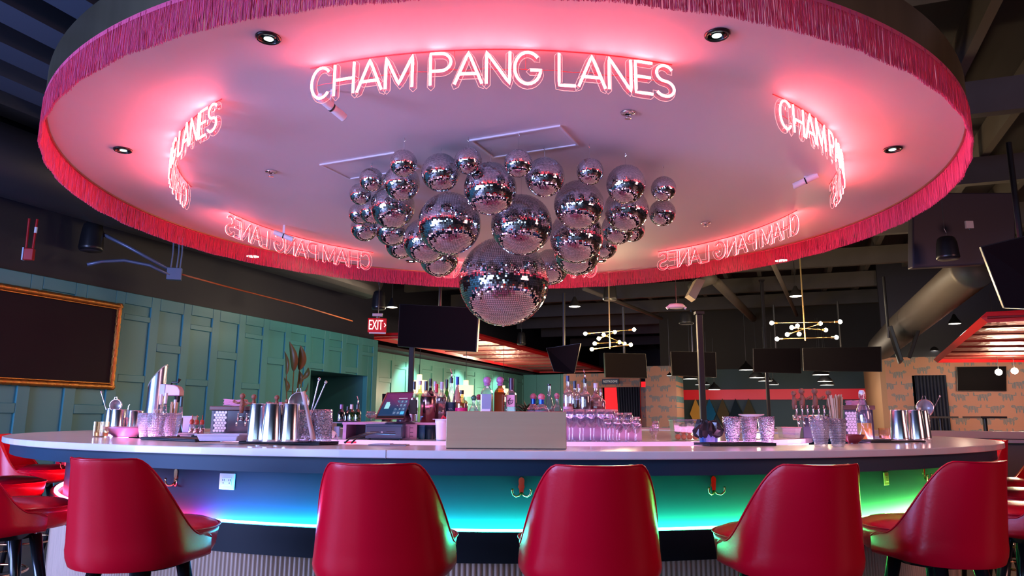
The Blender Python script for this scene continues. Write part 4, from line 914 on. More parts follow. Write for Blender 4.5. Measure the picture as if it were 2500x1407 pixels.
def spoon(x0, y0, x1, y1, Y, label, twist=True):
    A = pd(x0, y0, Y); B = pd(x1, y1, Y); o = thing('bar_spoon', label, 'bar spoon', A, 0, 'twisted bar spoons'); B = B-A; n = 26
    MB().tube([B*(i/n) for i in range(n+1)], [.0034 if i % 2 else .0024 for i in range(n+1)], 6).obj('twisted_rod', steel, o, smooth=True)
    MB().tube([B*.9, B*.94, B*.98, B*1.0], [.003, .0065, .007, .002], 8).obj('tip', steel, o, smooth=True)
spoon(262, 1010, 246, 955, base(267, 1061).y-.01, 'twisted bar spoon standing in the slim tin at the far left')
def fine_strainer(c, r, Y, label, handle):
    P = pd(*c, Y); R = S(r, Y); o = thing('fine_strainer', label, 'strainer', P, 0)
    MB().tube([(R*math.cos(a*math.pi/16), -.01, R*math.sin(a*math.pi/16)) for a in range(32)], .0035, 6, closed=True).obj('rim', mat('pink_steel', (.85, .75, .8), .2, 1), o, smooth=True)
    mb = MB().lathe([(R*math.cos(t), R*.75*math.sin(t)) for t in [i*math.pi/16 for i in range(9)]], 28, cap=False); q = mb.obj('mesh_cup', glassy('steel_mesh', (.55, .5, .55), .5, (.6, .52, .6), .3), o, smooth=True); q.rotation_euler = (R_(-90), 0, 0)
    MB().tube([(-R*.35, -.01, R*.94), (-R*.2, -.01, R*1.4), (R*.1, -.01, R*1.45), (R*.2, -.01, R*.98)], .0025, 6).obj('hook_wire', steel, o)
    if handle: MB().tube([(R*.9, -.015, R*.3), (R*1.2, -.02, -R*2.8)], [.006, .009], 10).obj('handle', steel, o)
fine_strainer((284, 990), 14, P1_.y-.02, 'round fine strainer resting in a tin behind the pink bowl', False)
# bumpy tumblers
bumpy = glassy('bumpy_glass', (.95, .92, 1), .14, (.62, .48, .68), .06, bump=.9, bscale=230, gl=.16, vor=True)
cut = glassy('cut_glass', (.94, .94, 1), .12, (.5, .45, .75), .04, bump=1., bscale=130, gl=.22, vor=True)
def tumbler(x, yb, yt, wt, wb, label, m=bumpy, fill=None, grp='bumpy glass tumblers', z=ZT, name='tumbler'):
    P = base(x, yb, z); Y = P.y; h = S(yb-yt, Y); rt_ = S(wt, Y)/2; rb = S(wb, Y)/2; o = thing(name, label, 'glass', P, 0, grp)
    MB().lathe([(.0001, .002), (rb*.85, .001), (rb*.97, .006), (rb, .02), (rb+(rt_-rb)*.55, h*.4), (rt_*.99, h*.8), (rt_, h), (rt_*.93, h), (rt_*.9, h*.8), (rb*.88, .02), (.0001, .014)], 30, cap=False).obj('glass_body', m, o, smooth=True)
    mb = MB()
    for k in range(9 if m is bumpy else 2): q = .2+.09*k; r = rb+(rt_-rb)*min(1, q*1.1)+.0008; mb.tube([(r*math.cos(t*math.pi/14), r*math.sin(t*math.pi/14), h*q) for t in range(28)], .0012, 4, closed=True)
    mb.obj('ridges', m, o)
    if fill: MB().lathe([(.0001, .016), (rb*.85, .02), (rt_*.85, h*fill[1]), (.0001, h*fill[1])], 20, cap=False).obj('contents', fill[0], o, smooth=True)
    return P, h, rt_
kraft = mat('kraft_straw', (.62, .36, .22), .6); pale_s = mat('cloudy_sticks', (.7, .5, .48), .5)
def straws(P, h, r, n, H, m, label, name='straw_bundle', lean=.25, rs=0, z0=.02):
    o = thing(name, label, 'drinking straws', P+Vector((0, 0, z0)), 0); rr = random.Random(rs)
    for k in range(n):
        a = rr.uniform(0, 6.28); q = r*.72*math.sqrt(rr.random()); L_ = H*rr.uniform(.9, 1.0); d = Vector((math.cos(a)*q*lean*4, math.sin(a)*q*lean*3, L_))
        MB().tube([(q*.45*math.cos(a), q*.45*math.sin(a), 0), d], .0032, 7).obj('straw', m, o)
frost = mat('crumpled_frost', (.62, .5, .62), .5, bump=.5, bscale=80)
tumbler(353, 1069, 1010, 40, 26, 'bumpy tumbler filled with frosty ice look, leftmost of the left group', fill=(frost, .8))
a_, h_, r_ = tumbler(377, 1071, 1010, 42, 29, 'bumpy tumbler stuffed with short sticks in front of the left group'); straws(a_, h_, r_, 26, h_*1.02, pale_s, 'short brown stirrers standing in the front left bumpy tumbler', 'stirrer_bundle', .12, 1)
tumbler(396, 1067, 1012, 32, 24, 'bumpy tumbler half hidden between its two neighbours at left')
a_, h_, r_ = tumbler(417, 1070, 1010, 41, 28, 'bumpy tumbler holding clear and brown straws, rightmost of the left group'); straws(a_, h_, r_, 22, h_*1.32, kraft, 'brown straws standing in the rightmost bumpy tumbler of the left group', lean=.16, rs=2)
tumbler(1789, 1085, 1019, 44, 29, 'crackled bumpy tumbler leftmost beside the fruit bin', cut, (frost, .75))
tumbler(1830, 1085, 1019, 40, 30, 'bumpy tumbler in the middle of the three right of the fruit bin', bumpy, (mat('olive_dark', (.12, .1, .08), .6), .6))
tumbler(1873, 1085, 1019, 40, 29, 'bumpy tumbler with gold sparkling contents, right of the three', cut, (mat('gold_foil', (.5, .35, .25), .3, .6, bump=.8, bscale=120), .7))
a_, h_, r_ = tumbler(2005, 1092, 1024, 45, 31, 'bumpy tumbler full of pale sticks in front of the beer taps', bumpy); straws(a_, h_, r_, 30, h_*.98, pale_s, 'pale sticks packed in the tumbler before the beer taps', 'stick_bundle', .12, 4)
a_, h_, r_ = tumbler(2047, 1092, 1024, 42, 31, 'bumpy tumbler holding tall kraft straws before the beer taps', bumpy); straws(a_, h_, r_, 40, h_*1.72, kraft, 'tall kraft paper straws fanning out of the tumbler by the beer taps', lean=.30, rs=5)
amber_g = glassy('amber_ribbed_glass', (1, .78, .45), .15, (.7, .42, .2), .05, gl=.12)
def ribbed(x, yb, yt, wpx, label):
    P = base(x, yb); Y = P.y; h = S(yb-yt, Y); r = S(wpx, Y)/2; o = thing('amber_tumbler', label, 'glass', P, 0, 'ribbed amber tumblers'); n = 40; vs = []; fs = []
    for (k, z) in ((.8, .001), (.95, .008), (1, h*.35), (1, h)):
        for i in range(2*n): a = math.pi*i/n; q = r*k*(1 if i % 2 else .94); vs.append((q*math.cos(a), q*math.sin(a), z))
    for j in range(3):
        for i in range(2*n): fs.append((j*2*n+i, j*2*n+(i+1) % (2*n), (j+1)*2*n+(i+1) % (2*n), (j+1)*2*n+i))
    fs.append(tuple(range(2*n))); MB().add(vs, fs).obj('ribbed_body', amber_g, o)
    MB().lathe([(.0001, .008), (r*.85, .008), (r*.88, h*.3), (.0001, h*.3)], 20, cap=False).obj('drink', glassy('amber_drink', (.9, .5, .1), .5, (.7, .35, .05)), o)
ribbed(245, 1068, 1031, 33, 'amber ribbed tumbler at the far left of the counter'); ribbed(2161, 1072, 1046, 27, 'small amber ribbed tumbler left of the right shaker tins')
def bowl(x, yb, yt, wpx, fpx, m, label, name='bowl'):
    P = base(x, yb); Y = P.y; h = S(yb-yt, Y); r = S(wpx, Y)/2; f = S(fpx, Y)/2; o = thing(name, label, 'bowl', P)
    MB().lathe([(.0001, .001), (f, .001), (f*1.02, .005), (r*.75, h*.45), (r*.95, h*.82), (r, h), (r*.98, h), (r*.9, h*.8), (f, .012), (.0001, .010)], 44, cap=False).obj('dish', m, o, smooth=True); MB().lathe([(f*.98, 0), (f*1.04, 0), (f*1.02, .007), (f*.98, .007)], 36, cap=False).obj('foot_rim', m, o)
bowl(305, 1067, 1043, 104, 52, mat('pink_ceramic', (.62, .26, .42), .3), 'shallow pink ceramic bowl beside the amber ribbed tumbler')
bowl(2083, 1084, 1062, 56, 22, mat('dark_red_ceramic', (.17, .012, .02), .3), 'dark red bowl between the straw tumblers and the orange juice')
bowl(453, 1066, 1058, 52, 24, mat('white_china', (.72, .68, .75), .3), 'small white dish in front of the frosted tub at left', 'dish')
# citrus press
P = base(370, 1052); Y = P.y; o = thing('citrus_press', 'tall chrome tube machine with slanted top and pink arm behind the tumblers', 'bar machine', P); r = S(40, Y)/2; z0 = S(1052-948, Y); z1 = S(1052-893, Y); n = 32; vs = []; fs = []
tilt = Vector((S(14, Y), 0, 0))
for j, t in enumerate((0, .5, 1)):
    for i in range(n):
        a = 2*math.pi*i/n; c = math.cos(a); zt3 = z0+(z1-z0)*(c+1)/2; vs.append(Vector((r*c, r*math.sin(a), zt3*t))+tilt*t*.3)
for j in (0, 1):
    for i in range(n): fs.append((j*n+i, j*n+(i+1) % n, (j+1)*n+(i+1) % n, (j+1)*n+i))
MB().add(vs, fs).obj('chrome_tube', mat('brushed_chrome', (.62, .66, .85), .22, 1), o, smooth=True)
MB().tube([v for v in vs[2*n:]], .004, 6, closed=True).obj('slanted_rim', mat('lit_lip', (.85, .95, .85), .15, .6), o)
MB().box(S(4, Y), S(30, Y), -.05, .05, S(83, Y), S(112, Y)).obj('grey_block', mat('lilac_grey', (.42, .42, .6), .35), o, bevel=.004)
hp = [(28, 84), (66, 84), (66, 96), (60, 106), (50, 110), (28, 112)]
MB().hull4([Vector((S(a, Y), -.045, S(b, Y))) for a, b in hp], (0, 1, 0), .09).obj('pink_arm', mat('pink_enamel', (.62, .35, .45), .3), o, bevel=.006)
MB().tube([(S(38, Y), 0, S(111, Y)), (S(40, Y), 0, S(117, Y)), (S(54, Y), 0, S(117, Y)), (S(58, Y), 0, S(125, Y))], [.008, .008, .008, .014], 10).obj('crank', trim_m, o, smooth=True)
MB().lathe([(.012, S(68, Y)), (.02, S(74, Y)), (.03, S(84, Y))], 16, c=(S(57, Y), 0, 0), cap=True).obj('press_foot', trim_m, o)
# frosted tubs, small bottles, dropper bottles
frosted = glassy('frosted_plastic', (.8, .75, .95), .55, (.55, .48, .75), .3, gl=.06)
def tub(x, yb, yt, wt, wb, label, m=frosted, z=ZT, lid=True, name='plastic_tub', Yv=None):
    P = base(x, yb, z) if Yv is None else pd(x, yb, Yv); Y = P.y; h = S(yb-yt, Y); a = S(wt, Y)/2; b = S(wb, Y)/2; o = thing(name, label, 'container', P); vs = [(sx*q, sy*q*.8, zz) for q, zz in ((b, .001), (a, h)) for sx, sy in ((-1, -1), (1, -1), (1, 1), (-1, 1))]
    MB().add(vs, [(0, 3, 2, 1), (0, 1, 5, 4), (1, 2, 6, 5), (2, 3, 7, 6), (3, 0, 4, 7)]).obj('tub_body', m, o, bevel=.004)
    MB().tube([(-a-.004, -a*.8-.004, h), (a+.004, -a*.8-.004, h), (a+.004, a*.8+.004, h), (-a-.004, a*.8+.004, h)], .004, 6, closed=True).obj('rim', m, o)
    return o, P, h, a
tub(453, 1057, 1018, 40, 30, 'frosted lilac plastic tub right of the straw tumblers')
def dropper(x, yb, label, c):
    P = base(x, yb); Y = P.y; o = thing('dropper_bottle', label, 'bottle', P, 0, 'small dropper bottles'); h = S(27, Y)
    MB().lathe([(.0001, 0), (.017, .001), (.018, .004), (.018, h*.75), (.008, h)], 16, cap=False).obj('bottle_body', glass, o, smooth=True); MB().lathe([(.0001, .003), (.016, .003), (.016, h*.5), (.0001, h*.5)], 14, cap=False).obj('bitters', mat('bitters_'+str(c), ((.35, .1, .03), (.5, .04, .02))[c], .3), o)
    MB().lathe([(.012, h*.85), (.016, h*1.0), (.013, h*1.25), (.003, h*1.3), (.002, h*1.7), (.0001, h*1.7)], 14, cap=False).obj('red_cap', mat('rust_cap', (.5, .08, .04), .3), o, smooth=True)
dropper(466, 1060, 'small dropper bottle nearest the frosted tub', 0); dropper(478, 1061, 'small dropper bottle in the middle of the three', 1); dropper(491, 1061, 'small dropper bottle nearest the hexagon tile tower', 0)
o, P, h, a = tub(545, 1077, 1062, 100, 88, 'low white tray right of the dropper bottles', mat('white_tray', (.6, .52, .68), .35), z=ZT+.016, name='serving_tray')
# beer towers
def figurine(o, x, z, s, flip, Yo=0):
    m = mat('carved_brown_handle', (.26, .10, .06), .5, bump=.6, bscale=120)
    k = bpy.data.objects.new('tap_handle', None)
    mb = MB().tube([(x, Yo, z), (x, Yo, z+.03*s), (x+.002*s, Yo, z+.06*s), (x, Yo, z+.085*s)], [.011*s, .015*s, .014*s, .008*s], 10); mb.sphere((x, Yo, z+.10*s), .0165*s, 12, 8); mb.tube([(x, Yo, z+.065*s), (x+flip*.022*s, Yo-.006, z+.058*s), (x+flip*.042*s, Yo-.006, z+.066*s)], [.007*s, .006*s, .008*s], 8); mb.sphere((x+flip*.046*s, Yo-.006, z+.068*s), .009*s, 8, 6)
    return mb.obj('tap_handle', m, o, smooth=True)
walnut = mat('walnut_top', (.12, .06, .05), .4, noise=.4, nscale=9, stretch=(.3, 3, 3))
hexm = bpy.data.materials.new('white_hex_tile'); hexm.use_nodes = True; nt = hexm.node_tree; q = nt.nodes['Principled BSDF']; q.inputs['Roughness'].default_value = .25; q.inputs['Base Color'].default_value = (.82, .82, .88, 1)
def hexface(mb, x0, x1, z0, z1, y, r=.012):
    z = z0+r; row = 0
    while z < z1-r*.4:
        x = x0+r*.9+(r*.92 if row % 2 else 0)
        while x < x1-r*.6:
            mb.hull4([Vector((x+r*.92*math.sin(k*math.pi/3), y, z+r*.92*math.cos(k*math.pi/3))) for k in range(6)], (0, 1, 0), .003); x += r*1.84
        z += r*1.6; row += 1
grout = mat('dark_grout', (.08, .09, .13), .7); chrome = mat('chrome', (.8, .8, .82), .12, 1)
def tower(x0, x1, yb, yt, hx0, hx1, Y, label, handles, taps, rz):
    A = pd(x0, yb, Y); B = pd(x1, yb, Y); A.z = B.z = ZT; Wd = (B-A).length; Ht = pd(x0, yt, Y).z-ZT
    o = thing('beer_tower', label, 'beer tap tower', A, rz); k = Wd/(x1-x0)
    MB().box(0, Wd, 0, .20, .001, Ht-.03).obj('tower_body', mat('dark_tower', (.03, .03, .045), .25), o, bevel=.003)
    MB().box(-.012, Wd+.012, -.015, .215, Ht-.03, Ht).obj('wood_top', walnut, o, bevel=.004)
    mb = MB(); hexface(mb, (hx0-x0)*k, (hx1-x0)*k, .01, Ht-.04, -.006); mb.obj('hex_tiles', hexm, o); MB().box((hx0-x0)*k, (hx1-x0)*k, -.0035, 0, .01, Ht-.035).obj('grout_panel', grout, o)
    for t in taps:
        x = (t-x0)*k
        MB().tube([(x, 0, Ht*.55), (x, -.05, Ht*.55), (x, -.065, Ht*.50), (x, -.08, Ht*.28)], [.012, .012, .010, .007], 10).obj('spout', chrome, o, smooth=True); MB().tube([(x, -.055, Ht*.56), (x, -.055, Ht*.56+.035), (x, -.055, Ht*.56+.04)], [.007, .006, .009], 10).obj('tap_lever', chrome, o, smooth=True)
        MB().tube([(x-.0, .0, Ht*.55), (x, -.008, Ht*.55)], .018, 14).obj('collar', chrome, o)
    for (hx, s, fl) in handles: figurine(o, (hx-x0)*k, Ht*.56+.04 if False else Ht*.75, s, fl, -.055)
    return o, A, Ht, k
tower(512, 700, 1062, 992, 519, 551, 5.6, 'beer tap tower with white hexagon tiles at the left of the bar', ((592, 1.25, -1), (620, 1.2, -1), (676, 1.15, -1), (701, .9, -1)), (585, 606, 640, 670), 0)
# right tower: a rail of many chrome taps and a tiled end
def tap_rail(label):
    Y = 5.3; A = pd(1940, 1068, Y); A.z = ZT; k = 1/F*Y; o = thing('tap_rail', label, 'beer tap tower', A, 0); zt_ = S(50, Y)
    MB().tube([(0, 0, zt_), (S(110, Y), 0, zt_)], .018, 14).obj('manifold', chrome, o, smooth=True)
    MB().box(S(18, Y), S(46, Y), -.03, .05, .001, zt_).obj('pedestal', mat('blue_grey_metal', (.14, .16, .24), .4, .4), o, bevel=.004); MB().box(S(80, Y), S(100, Y), -.03, .05, .001, zt_).obj('pedestal', mat('blue_grey_metal', (.14, .16, .24), .4, .4), o, bevel=.004)
    for i in range(8):
        x = S(5+i*13.5, Y); MB().tube([(x, -.02, zt_), (x, -.05, zt_-.01), (x-.004, -.065, zt_-.065)], [.010, .009, .006], 10).obj('spout', chrome, o, smooth=True); MB().tube([(x, -.02, zt_), (x+.002, -.024, zt_+.05), (x+.002, -.024, zt_+.085)], [.006, .006, .0085], 10).obj('tap_lever', chrome, o, smooth=True)
    for hx, s in ((8, 1.15), (28, 1.3), (60, 1.3), (94, 1.2)): figurine(o, S(hx, Y), zt_+.055, s, 1, .03)
tap_rail('row of eight chrome beer taps with carved brown handles at the right')
tower(2066, 2136, 1066, 990, 2066, 2098, 5.25, 'short wood-topped tower with white hexagon tiles behind the orange juice', (), (), 0)
def napkins(x, y0, wpx, hpx, Y, zt_, label, rs):
    P = pd(x, y0, Y); P.z = zt_; o = thing('napkin_stack', label, 'napkins', P, 0, 'pink napkin stacks'); w_ = S(wpx, Y); h = S(hpx, Y); rr = random.Random(rs); n = 9; vs = []
    for j in range(n):
        mb = MB(); z = h*j/n; t = h/n*.8; q = 24; a = rr.uniform(-.006, .006); vs = []; fs = []
        for s in (0, 1):
            for i in range(q+1): u = i/q; zz = z+.5*h*.3*math.sin(u*6+rs)*.5+h*.1+t*s; vs += [(-w_/2+w_*u+a, -.045, zz), (-w_/2+w_*u+a, .045, zz)]
        m_ = 2*(q+1)
        for i in range(q): k = 2*i; fs += [(k, k+2, k+3, k+1), (m_+k, m_+k+1, m_+k+3, m_+k+2), (k, k+2+0, m_+k+2, m_+k), (k+1, m_+k+1, m_+k+3, k+3)]
        fs += [(0, 1, m_+1, m_), (2*q, m_+2*q, m_+2*q+1, 2*q+1)]; mb.add(vs, fs).obj('napkin', mat('pink_paper', (.85, .33, .5), .7), o)
tzt = pd(512, 992, 5.6).z; napkins(575, 992, 48, 15, 5.7, tzt+.001, 'stack of pink paper napkins on the left beer tower', 1); napkins(673, 992, 38, 9, 5.7, tzt+.001, 'thin stack of pink napkins behind the left tap handles', 2)
napkins(2089, 990, 34, 11, 5.35, pd(2066, 990, 5.25).z+.001, 'wavy pink napkins on the tiled tower behind the orange juice', 3)
# mixing glasses with tools
def mixing(x, yb, yt, wpx, label):
    P = base(x, yb, ZT+.013); Y = P.y; h = S(yb-yt, Y); r = S(wpx, Y)/2; o = thing('mixing_glass', label, 'glass', P, 0, 'cut crystal mixing glasses')
    MB().lathe([(.0001, .001), (r*.96, .001), (r, .008), (r, h*.86), (r*1.01, h), (r*.93, h), (r*.92, h*.8), (r*.88, .03), (.0001, .028)], 36, cap=False).obj('glass_body', cut, o, smooth=True)
    mb = MB()
    for s in (1, -1):
        for k in range(14): mb.tube([((r+.0008)*math.cos(6.283*k/14+s*.9*t/6), (r+.0008)*math.sin(6.283*k/14+s*.9*t/6), h*(.1+.65*t/6)) for t in range(7)], .0012, 4)
    mb.obj('cut_pattern', cut, o); return P
Pm = mixing(738, 1080, 1003, 48, 'cut crystal mixing glass holding the strainer and muddler'); Pn = mixing(786, 1080, 1002, 44, 'taller cut crystal mixing glass nearest the white towel')
mixing(762, 1070, 1004, 36, 'cut crystal mixing glass half hidden behind the front two')
fine_strainer((731, 983), 24, Pm.y-.03, 'large round fine strainer leaning out of the mixing glass', False)
A = pd(765, 1074, Pm.y-.075); B = pd(740, 957, Pm.y-.06); o = thing('muddler', 'pale wooden muddler leaning across the mixing glass', 'muddler', A); MB().tube([(0, 0, 0), (B-A)*.2, (B-A)*.6, (B-A)], [.012, .011, .008, .011], 14).obj('muddler_stick', mat('pale_pink_wood', (.62, .4, .38), .45), o, smooth=True)
spoon(760, 1006, 780, 922, Pn.y, 'left twisted bar spoon standing in the mixing glass'); spoon(763, 1008, 797, 930, Pn.y+.03, 'right twisted bar spoon leaning in the mixing glass')

# island with raised bottle shelf
isl = thing('back_island', 'round white-topped island inside the bar ring', 'bar island', BC)
MB().arc(0.02, 2.5, 1.036, ZT, 0, 360, 120, ORG).obj('island_top', quartz, isl); MB().arc(.02, 2.3, 0, 1.036, 0, 360, 80, ORG).obj('island_body', mat('dark_cabinet', (.04, .045, .07), .45), isl)
MB().arc(2.485, 2.497, 1.022, 1.034, -60, 60, 60, ORG).obj('island_led_strip', emis('cyan_blue_led', (.12, .40, 1), 8), isl)
zS = 1.168; xa0 = pd(985, 1036, 4.42).x; xa1 = pd(1090, 1036, 4.42).x; xa2 = pd(1566, 1030, 4.42).x
rz_ = thing('bottle_riser', 'raised mauve bottle shelf on the island', 'shelf', (0, 4.42, ZT))
mauve = mat('mauve_shelf', (.55, .26, .42), .35)
MB().box(xa0-.36, xa2, 0, .75, zS-ZT-.014, zS-ZT).obj('shelf_board', mauve, rz_); MB().box(xa1+.02, xa2, 0, .02, .001, zS-ZT-.014).obj('front_face', mauve, rz_); MB().box(xa2-.02, xa2, .02, .75, .001, zS-ZT-.014).obj('side_face', mauve, rz_); MB().box(xa0-.36, xa0-.34, .02, .75, .001, zS-ZT-.014).obj('side_face', mauve, rz_); MB().box(xa0-.34, xa1+.02, .3, .32, .001, zS-ZT-.014).obj('inner_panel', mat('deep_navy', (.015, .04, .08), .4), rz_)

# brass caddy box
A = base(1088, 1096); B = base(1380, 1096); Y = A.y; o = thing('brass_box', 'long brushed brass box standing at the middle of the counter', 'box', ((A.x+B.x)/2, Y, ZT)); hw = (B.x-A.x)/2; hz_ = S(90, Y)
bm_ = mat('brushed_brass', (.56, .34, .23), .34, .6, bump=.03, bscale=60, stretch=(.2, 1, 8), noise=.08, nscale=5)
MB().box(-hw, hw, 0, .012, .002, hz_).obj('front_sheet', bm_, o, bevel=.002, bseg=1); MB().box(-hw, -hw+.012, .012, .2, .002, hz_).obj('side_sheet', bm_, o); MB().box(hw-.012, hw, .012, .2, .002, hz_).obj('side_sheet', bm_, o); MB().box(-hw, hw, .2, .212, .002, hz_).obj('back_sheet', bm_, o); MB().box(-hw+.002, hw-.002, .004, .2, 0, .004).obj('base_sheet', black_m, o)

# bottles ---------------------------------------------------------
def bottle(x, yb, yt, wpx, Y, label, shape='round', g=None, liq=None, lev=.6, cap=(.02, .02, .02), caph=.1, lab=None, labz=(.15, .45), stopper=False, z=zS, neck=.3, nl=.72, pour=False, sq=False):
    P = pd(x, yb, Y); P.z = z; h = pd(x, yt, Y).z-z; r = S(wpx, Y)/2; rn = max(r*neck, .009); o = thing('liquor_bottle', label, 'bottle', P, 0, 'liquor bottles behind the bar')
    g = g or glass; sh = nl*h; prof = [(.0001, .001), (r*.94, .001), (r, .008), (r, sh*.80)]
    if shape == 'round': prof += [(r*.97, sh*.86), (r*.8, sh*.93), (rn*1.3, sh), (rn, sh+.02), (rn, h*(1-caph))]
    elif shape == 'bulb': prof = [(.0001, .001), (r*.6, .001), (r*.9, h*.14), (r, h*.30), (r*.9, h*.46), (r*.55, h*.58), (rn, h*.66), (rn, h*(1-caph))]
    elif shape == 'wine': prof = [(.0001, .001), (r*.95, .001), (r, .01), (r, h*.52), (r*.85, h*.6), (rn*1.2, h*.72), (rn, h*.8), (rn, h*(1-caph))]
    elif shape == 'cone': prof = [(.0001, .001), (r, .006), (r, h*.4), (r*.7, h*.55), (rn, h*.75), (rn, h*(1-caph))]
    n = 4 if sq else 24
    def R45(ob):
        if sq: ob.rotation_euler = (0, 0, R_(45-8)); ob.scale = (1.25, 1.25, 1)
    b_ = MB().lathe(prof, n, cap=False).obj('bottle_glass', g, o, smooth=not sq, bevel=.006 if sq else 0); R45(b_)
    if liq:
        m = mat('liq_%.2f_%.2f_%.2f' % liq, liq, .15, coat=.3); zl = h*lev; pf = [(.0001, .004)]
        for (ra, za) in prof[1:]:
            if za < zl: pf.append((ra*.93, max(za, .005)))
        rl = pf[-1][0]; 
        for (ra, za), (rb, zb) in zip(prof, prof[1:]):
            if za <= zl <= zb: rl = (ra+(rb-ra)*(zl-za)/max(zb-za, 1e-6))*.93
        pf += [(rl, zl), (.0001, zl)]; l_ = MB().lathe(pf, n, cap=False).obj('liquid', m, o, smooth=not sq); R45(l_)
    cm = mat('cap_%.2f_%.2f_%.2f' % cap, cap, .3)
    if stopper: MB().lathe([(rn*1.1, h*(1-caph)), (rn*1.5, h*(1-caph*.85)), (rn*1.2, h*(1-caph*.75))], 18, cap=True).obj('collar', cm, o); MB().sphere((0, 0, h-rn*1.7), rn*1.75, 16, 10).obj('stopper', cm, o, smooth=True)
    else: MB().lathe([(rn*1.12, h*(1-caph)), (rn*1.12, h), (.0001, h)], 18, cap=False).obj('cap', cm, o)
    if pour: MB().tube([(0, 0, h), (.002, 0, h+.02), (-.008, 0, h+.055)], [.006, .004, .003], 8).obj('pour_spout', chrome, o, smooth=True)
    if lab:
        m = mat('label_%.2f_%.2f_%.2f' % lab, lab, .5)
        if sq: MB().box(-r*.72, r*.72, -r*1.0, -r*.96, h*labz[0], h*labz[1]).obj('paper_label', m, o).rotation_euler = (0, 0, R_(-8))
        else:
            vs = []; fs = []; k = 12
            for zz in (h*labz[0], h*labz[1]):
                for i in range(k+1): a = R_(200+140*i/k); vs.append(((r+.0009)*math.cos(a), (r+.0009)*math.sin(a), zz))
            for i in range(k): fs.append((i, i+1, k+2+i, k+1+i))
            MB().add(vs, fs).obj('paper_label', m, o, smooth=True)
            MB().tube([((r+.0014)*math.cos(R_(250+40*i/8)), (r+.0014)*math.sin(R_(250+40*i/8)), h*(labz[0]*.5+labz[1]*.5)+.004*math.sin(i*2.3)) for i in range(9)], .0012, 4).obj('label_script', mat('dark_ink', (.06, .02, .05), .5) if sum(lab) > .8 else mat('white_ink', (.8, .8, .85), .5), o)
    return o, P, h, r
G_ = glassy('green_glass', (.25, .45, .12), .25, (.02, .05, .01)); DK = glassy('dark_glass', (.08, .06, .05), .6, (.015, .012, .01)); PK = glassy('pinkish_glass', (.95, .8, .88), .1, (.7, .4, .5))
BT = [
 (1009, 1036, 932, 22, 4.95, 'dark-capped red bottle at the left back behind the tablet', 'round', None, (.3, .02, .02), .6, (.03, .02, .03), .2, None),
 (1023, 1036, 930, 25, 4.8, 'pale green glass bottle with silver cap just right of the tablet', 'round', glassy('pale_green', (.8, .95, .5), .15, (.5, .55, .2)), None, .5, (.55, .5, .55), .1, None),
 (1038, 1036, 931, 27, 4.62, 'glass flask with black neck band above the steel drum', 'round', PK, (.25, .08, .10), .55, (.02, .02, .025), .22, None),
 (1049, 1036, 925, 20, 4.85, 'bottle with tall black cap behind the steel drum', 'round', DK, None, .5, (.012, .015, .02), .17, None),
 (1060, 1036, 932, 22, 5.0, 'bottle with lilac cap between black-capped and red-capped bottles', 'round', PK, None, .5, (.6, .45, .6), .12, None),
 (1064, 1036, 938, 24, 4.75, 'bottle with thick bright red cap', 'round', glass, (.35, .03, .04), .5, (.65, .01, .03), .22, None),
 (1077, 1036, 933, 25, 4.7, 'pink-labelled bottle with long silver cap', 'round', glass, (.28, .1, .07), .62, (.62, .55, .68), .18, (.72, .3, .42)),
 (1089, 1036, 927, 20, 4.95, 'dark bottle with black cap behind the pour-spout bottle', 'wine', G_, None, .5, (.01, .02, .015), .2, None),
 (1100, 1036, 923, 27, 4.6, 'clear bottle with steel pour spout and dark blue label', 'cone', glass, (.1, .05, .05), .3, (.03, .03, .05), .12, (.02, .06, .12)),
 (1115, 1036, 920, 26, 4.85, 'pink bottle with tall blue capped neck', 'cone', glassy('rose_glass', (.95, .6, .65), .5, (.75, .35, .42)), None, .5, (.02, .06, .35), .18, None),
 (1126, 1036, 953, 31, 4.55, 'round bottle with bright magenta label and stubby dark cap', 'round', glassy('honey_glass', (1, .75, .4), .1, (.5, .3, .1)), (.25, .08, .02), .6, (.03, .02, .02), .12, (.60, .01, .16)),
 (1156, 1034, 965, 26, 4.5, 'small clear bottle with green ball stopper', 'bulb', glass, None, .5, (.03, .14, .08), .2, None),
 (1168, 1034, 963, 22, 4.75, 'small clear bottle with red ball stopper behind the green one', 'bulb', glass, None, .5, (.4, .06, .09), .2, None)]
for b in BT:
    (x, yb, yt, w_, Y, lab_, sh_, g_, lq, lv, cp, ch, lb) = b
    bottle(x, yb, yt, w_, Y, lab_, sh_, g_, lq, lv, cp, ch, lb, stopper='stopper' in lab_, pour='pour spout' in lab_)
lilac = (.42, .2, .42)
bottle(1188, 1034, 920, 31, 4.5, 'tall square clear bottle with ball stopper, left of the amber one', 'round', glass, (.42, .5, .66), .62, lilac, .2, (.6, .6, .8), (.05, .30), True, sq=True, nl=.76, neck=.36)
bottle(1220, 1034, 920, 29, 4.52, 'tall square amber liquor bottle with ball stopper and blue seal', 'round', glassy('amber_glass', (.8, .35, .08), .15, (.4, .15, .03)), (.26, .07, .01), .66, lilac, .2, (.62, .5, .7), (.04, .24), True, sq=True, nl=.76, neck=.36)
wb = bottle(1248, 1034, 924, 28, 4.54, 'square clear bottle with pink label bearing a black brush character', 'round', glass, None, .5, (.05, .015, .06), .26, (.72, .36, .48), (.36, .62), False, sq=True, nl=.72, neck=.38)
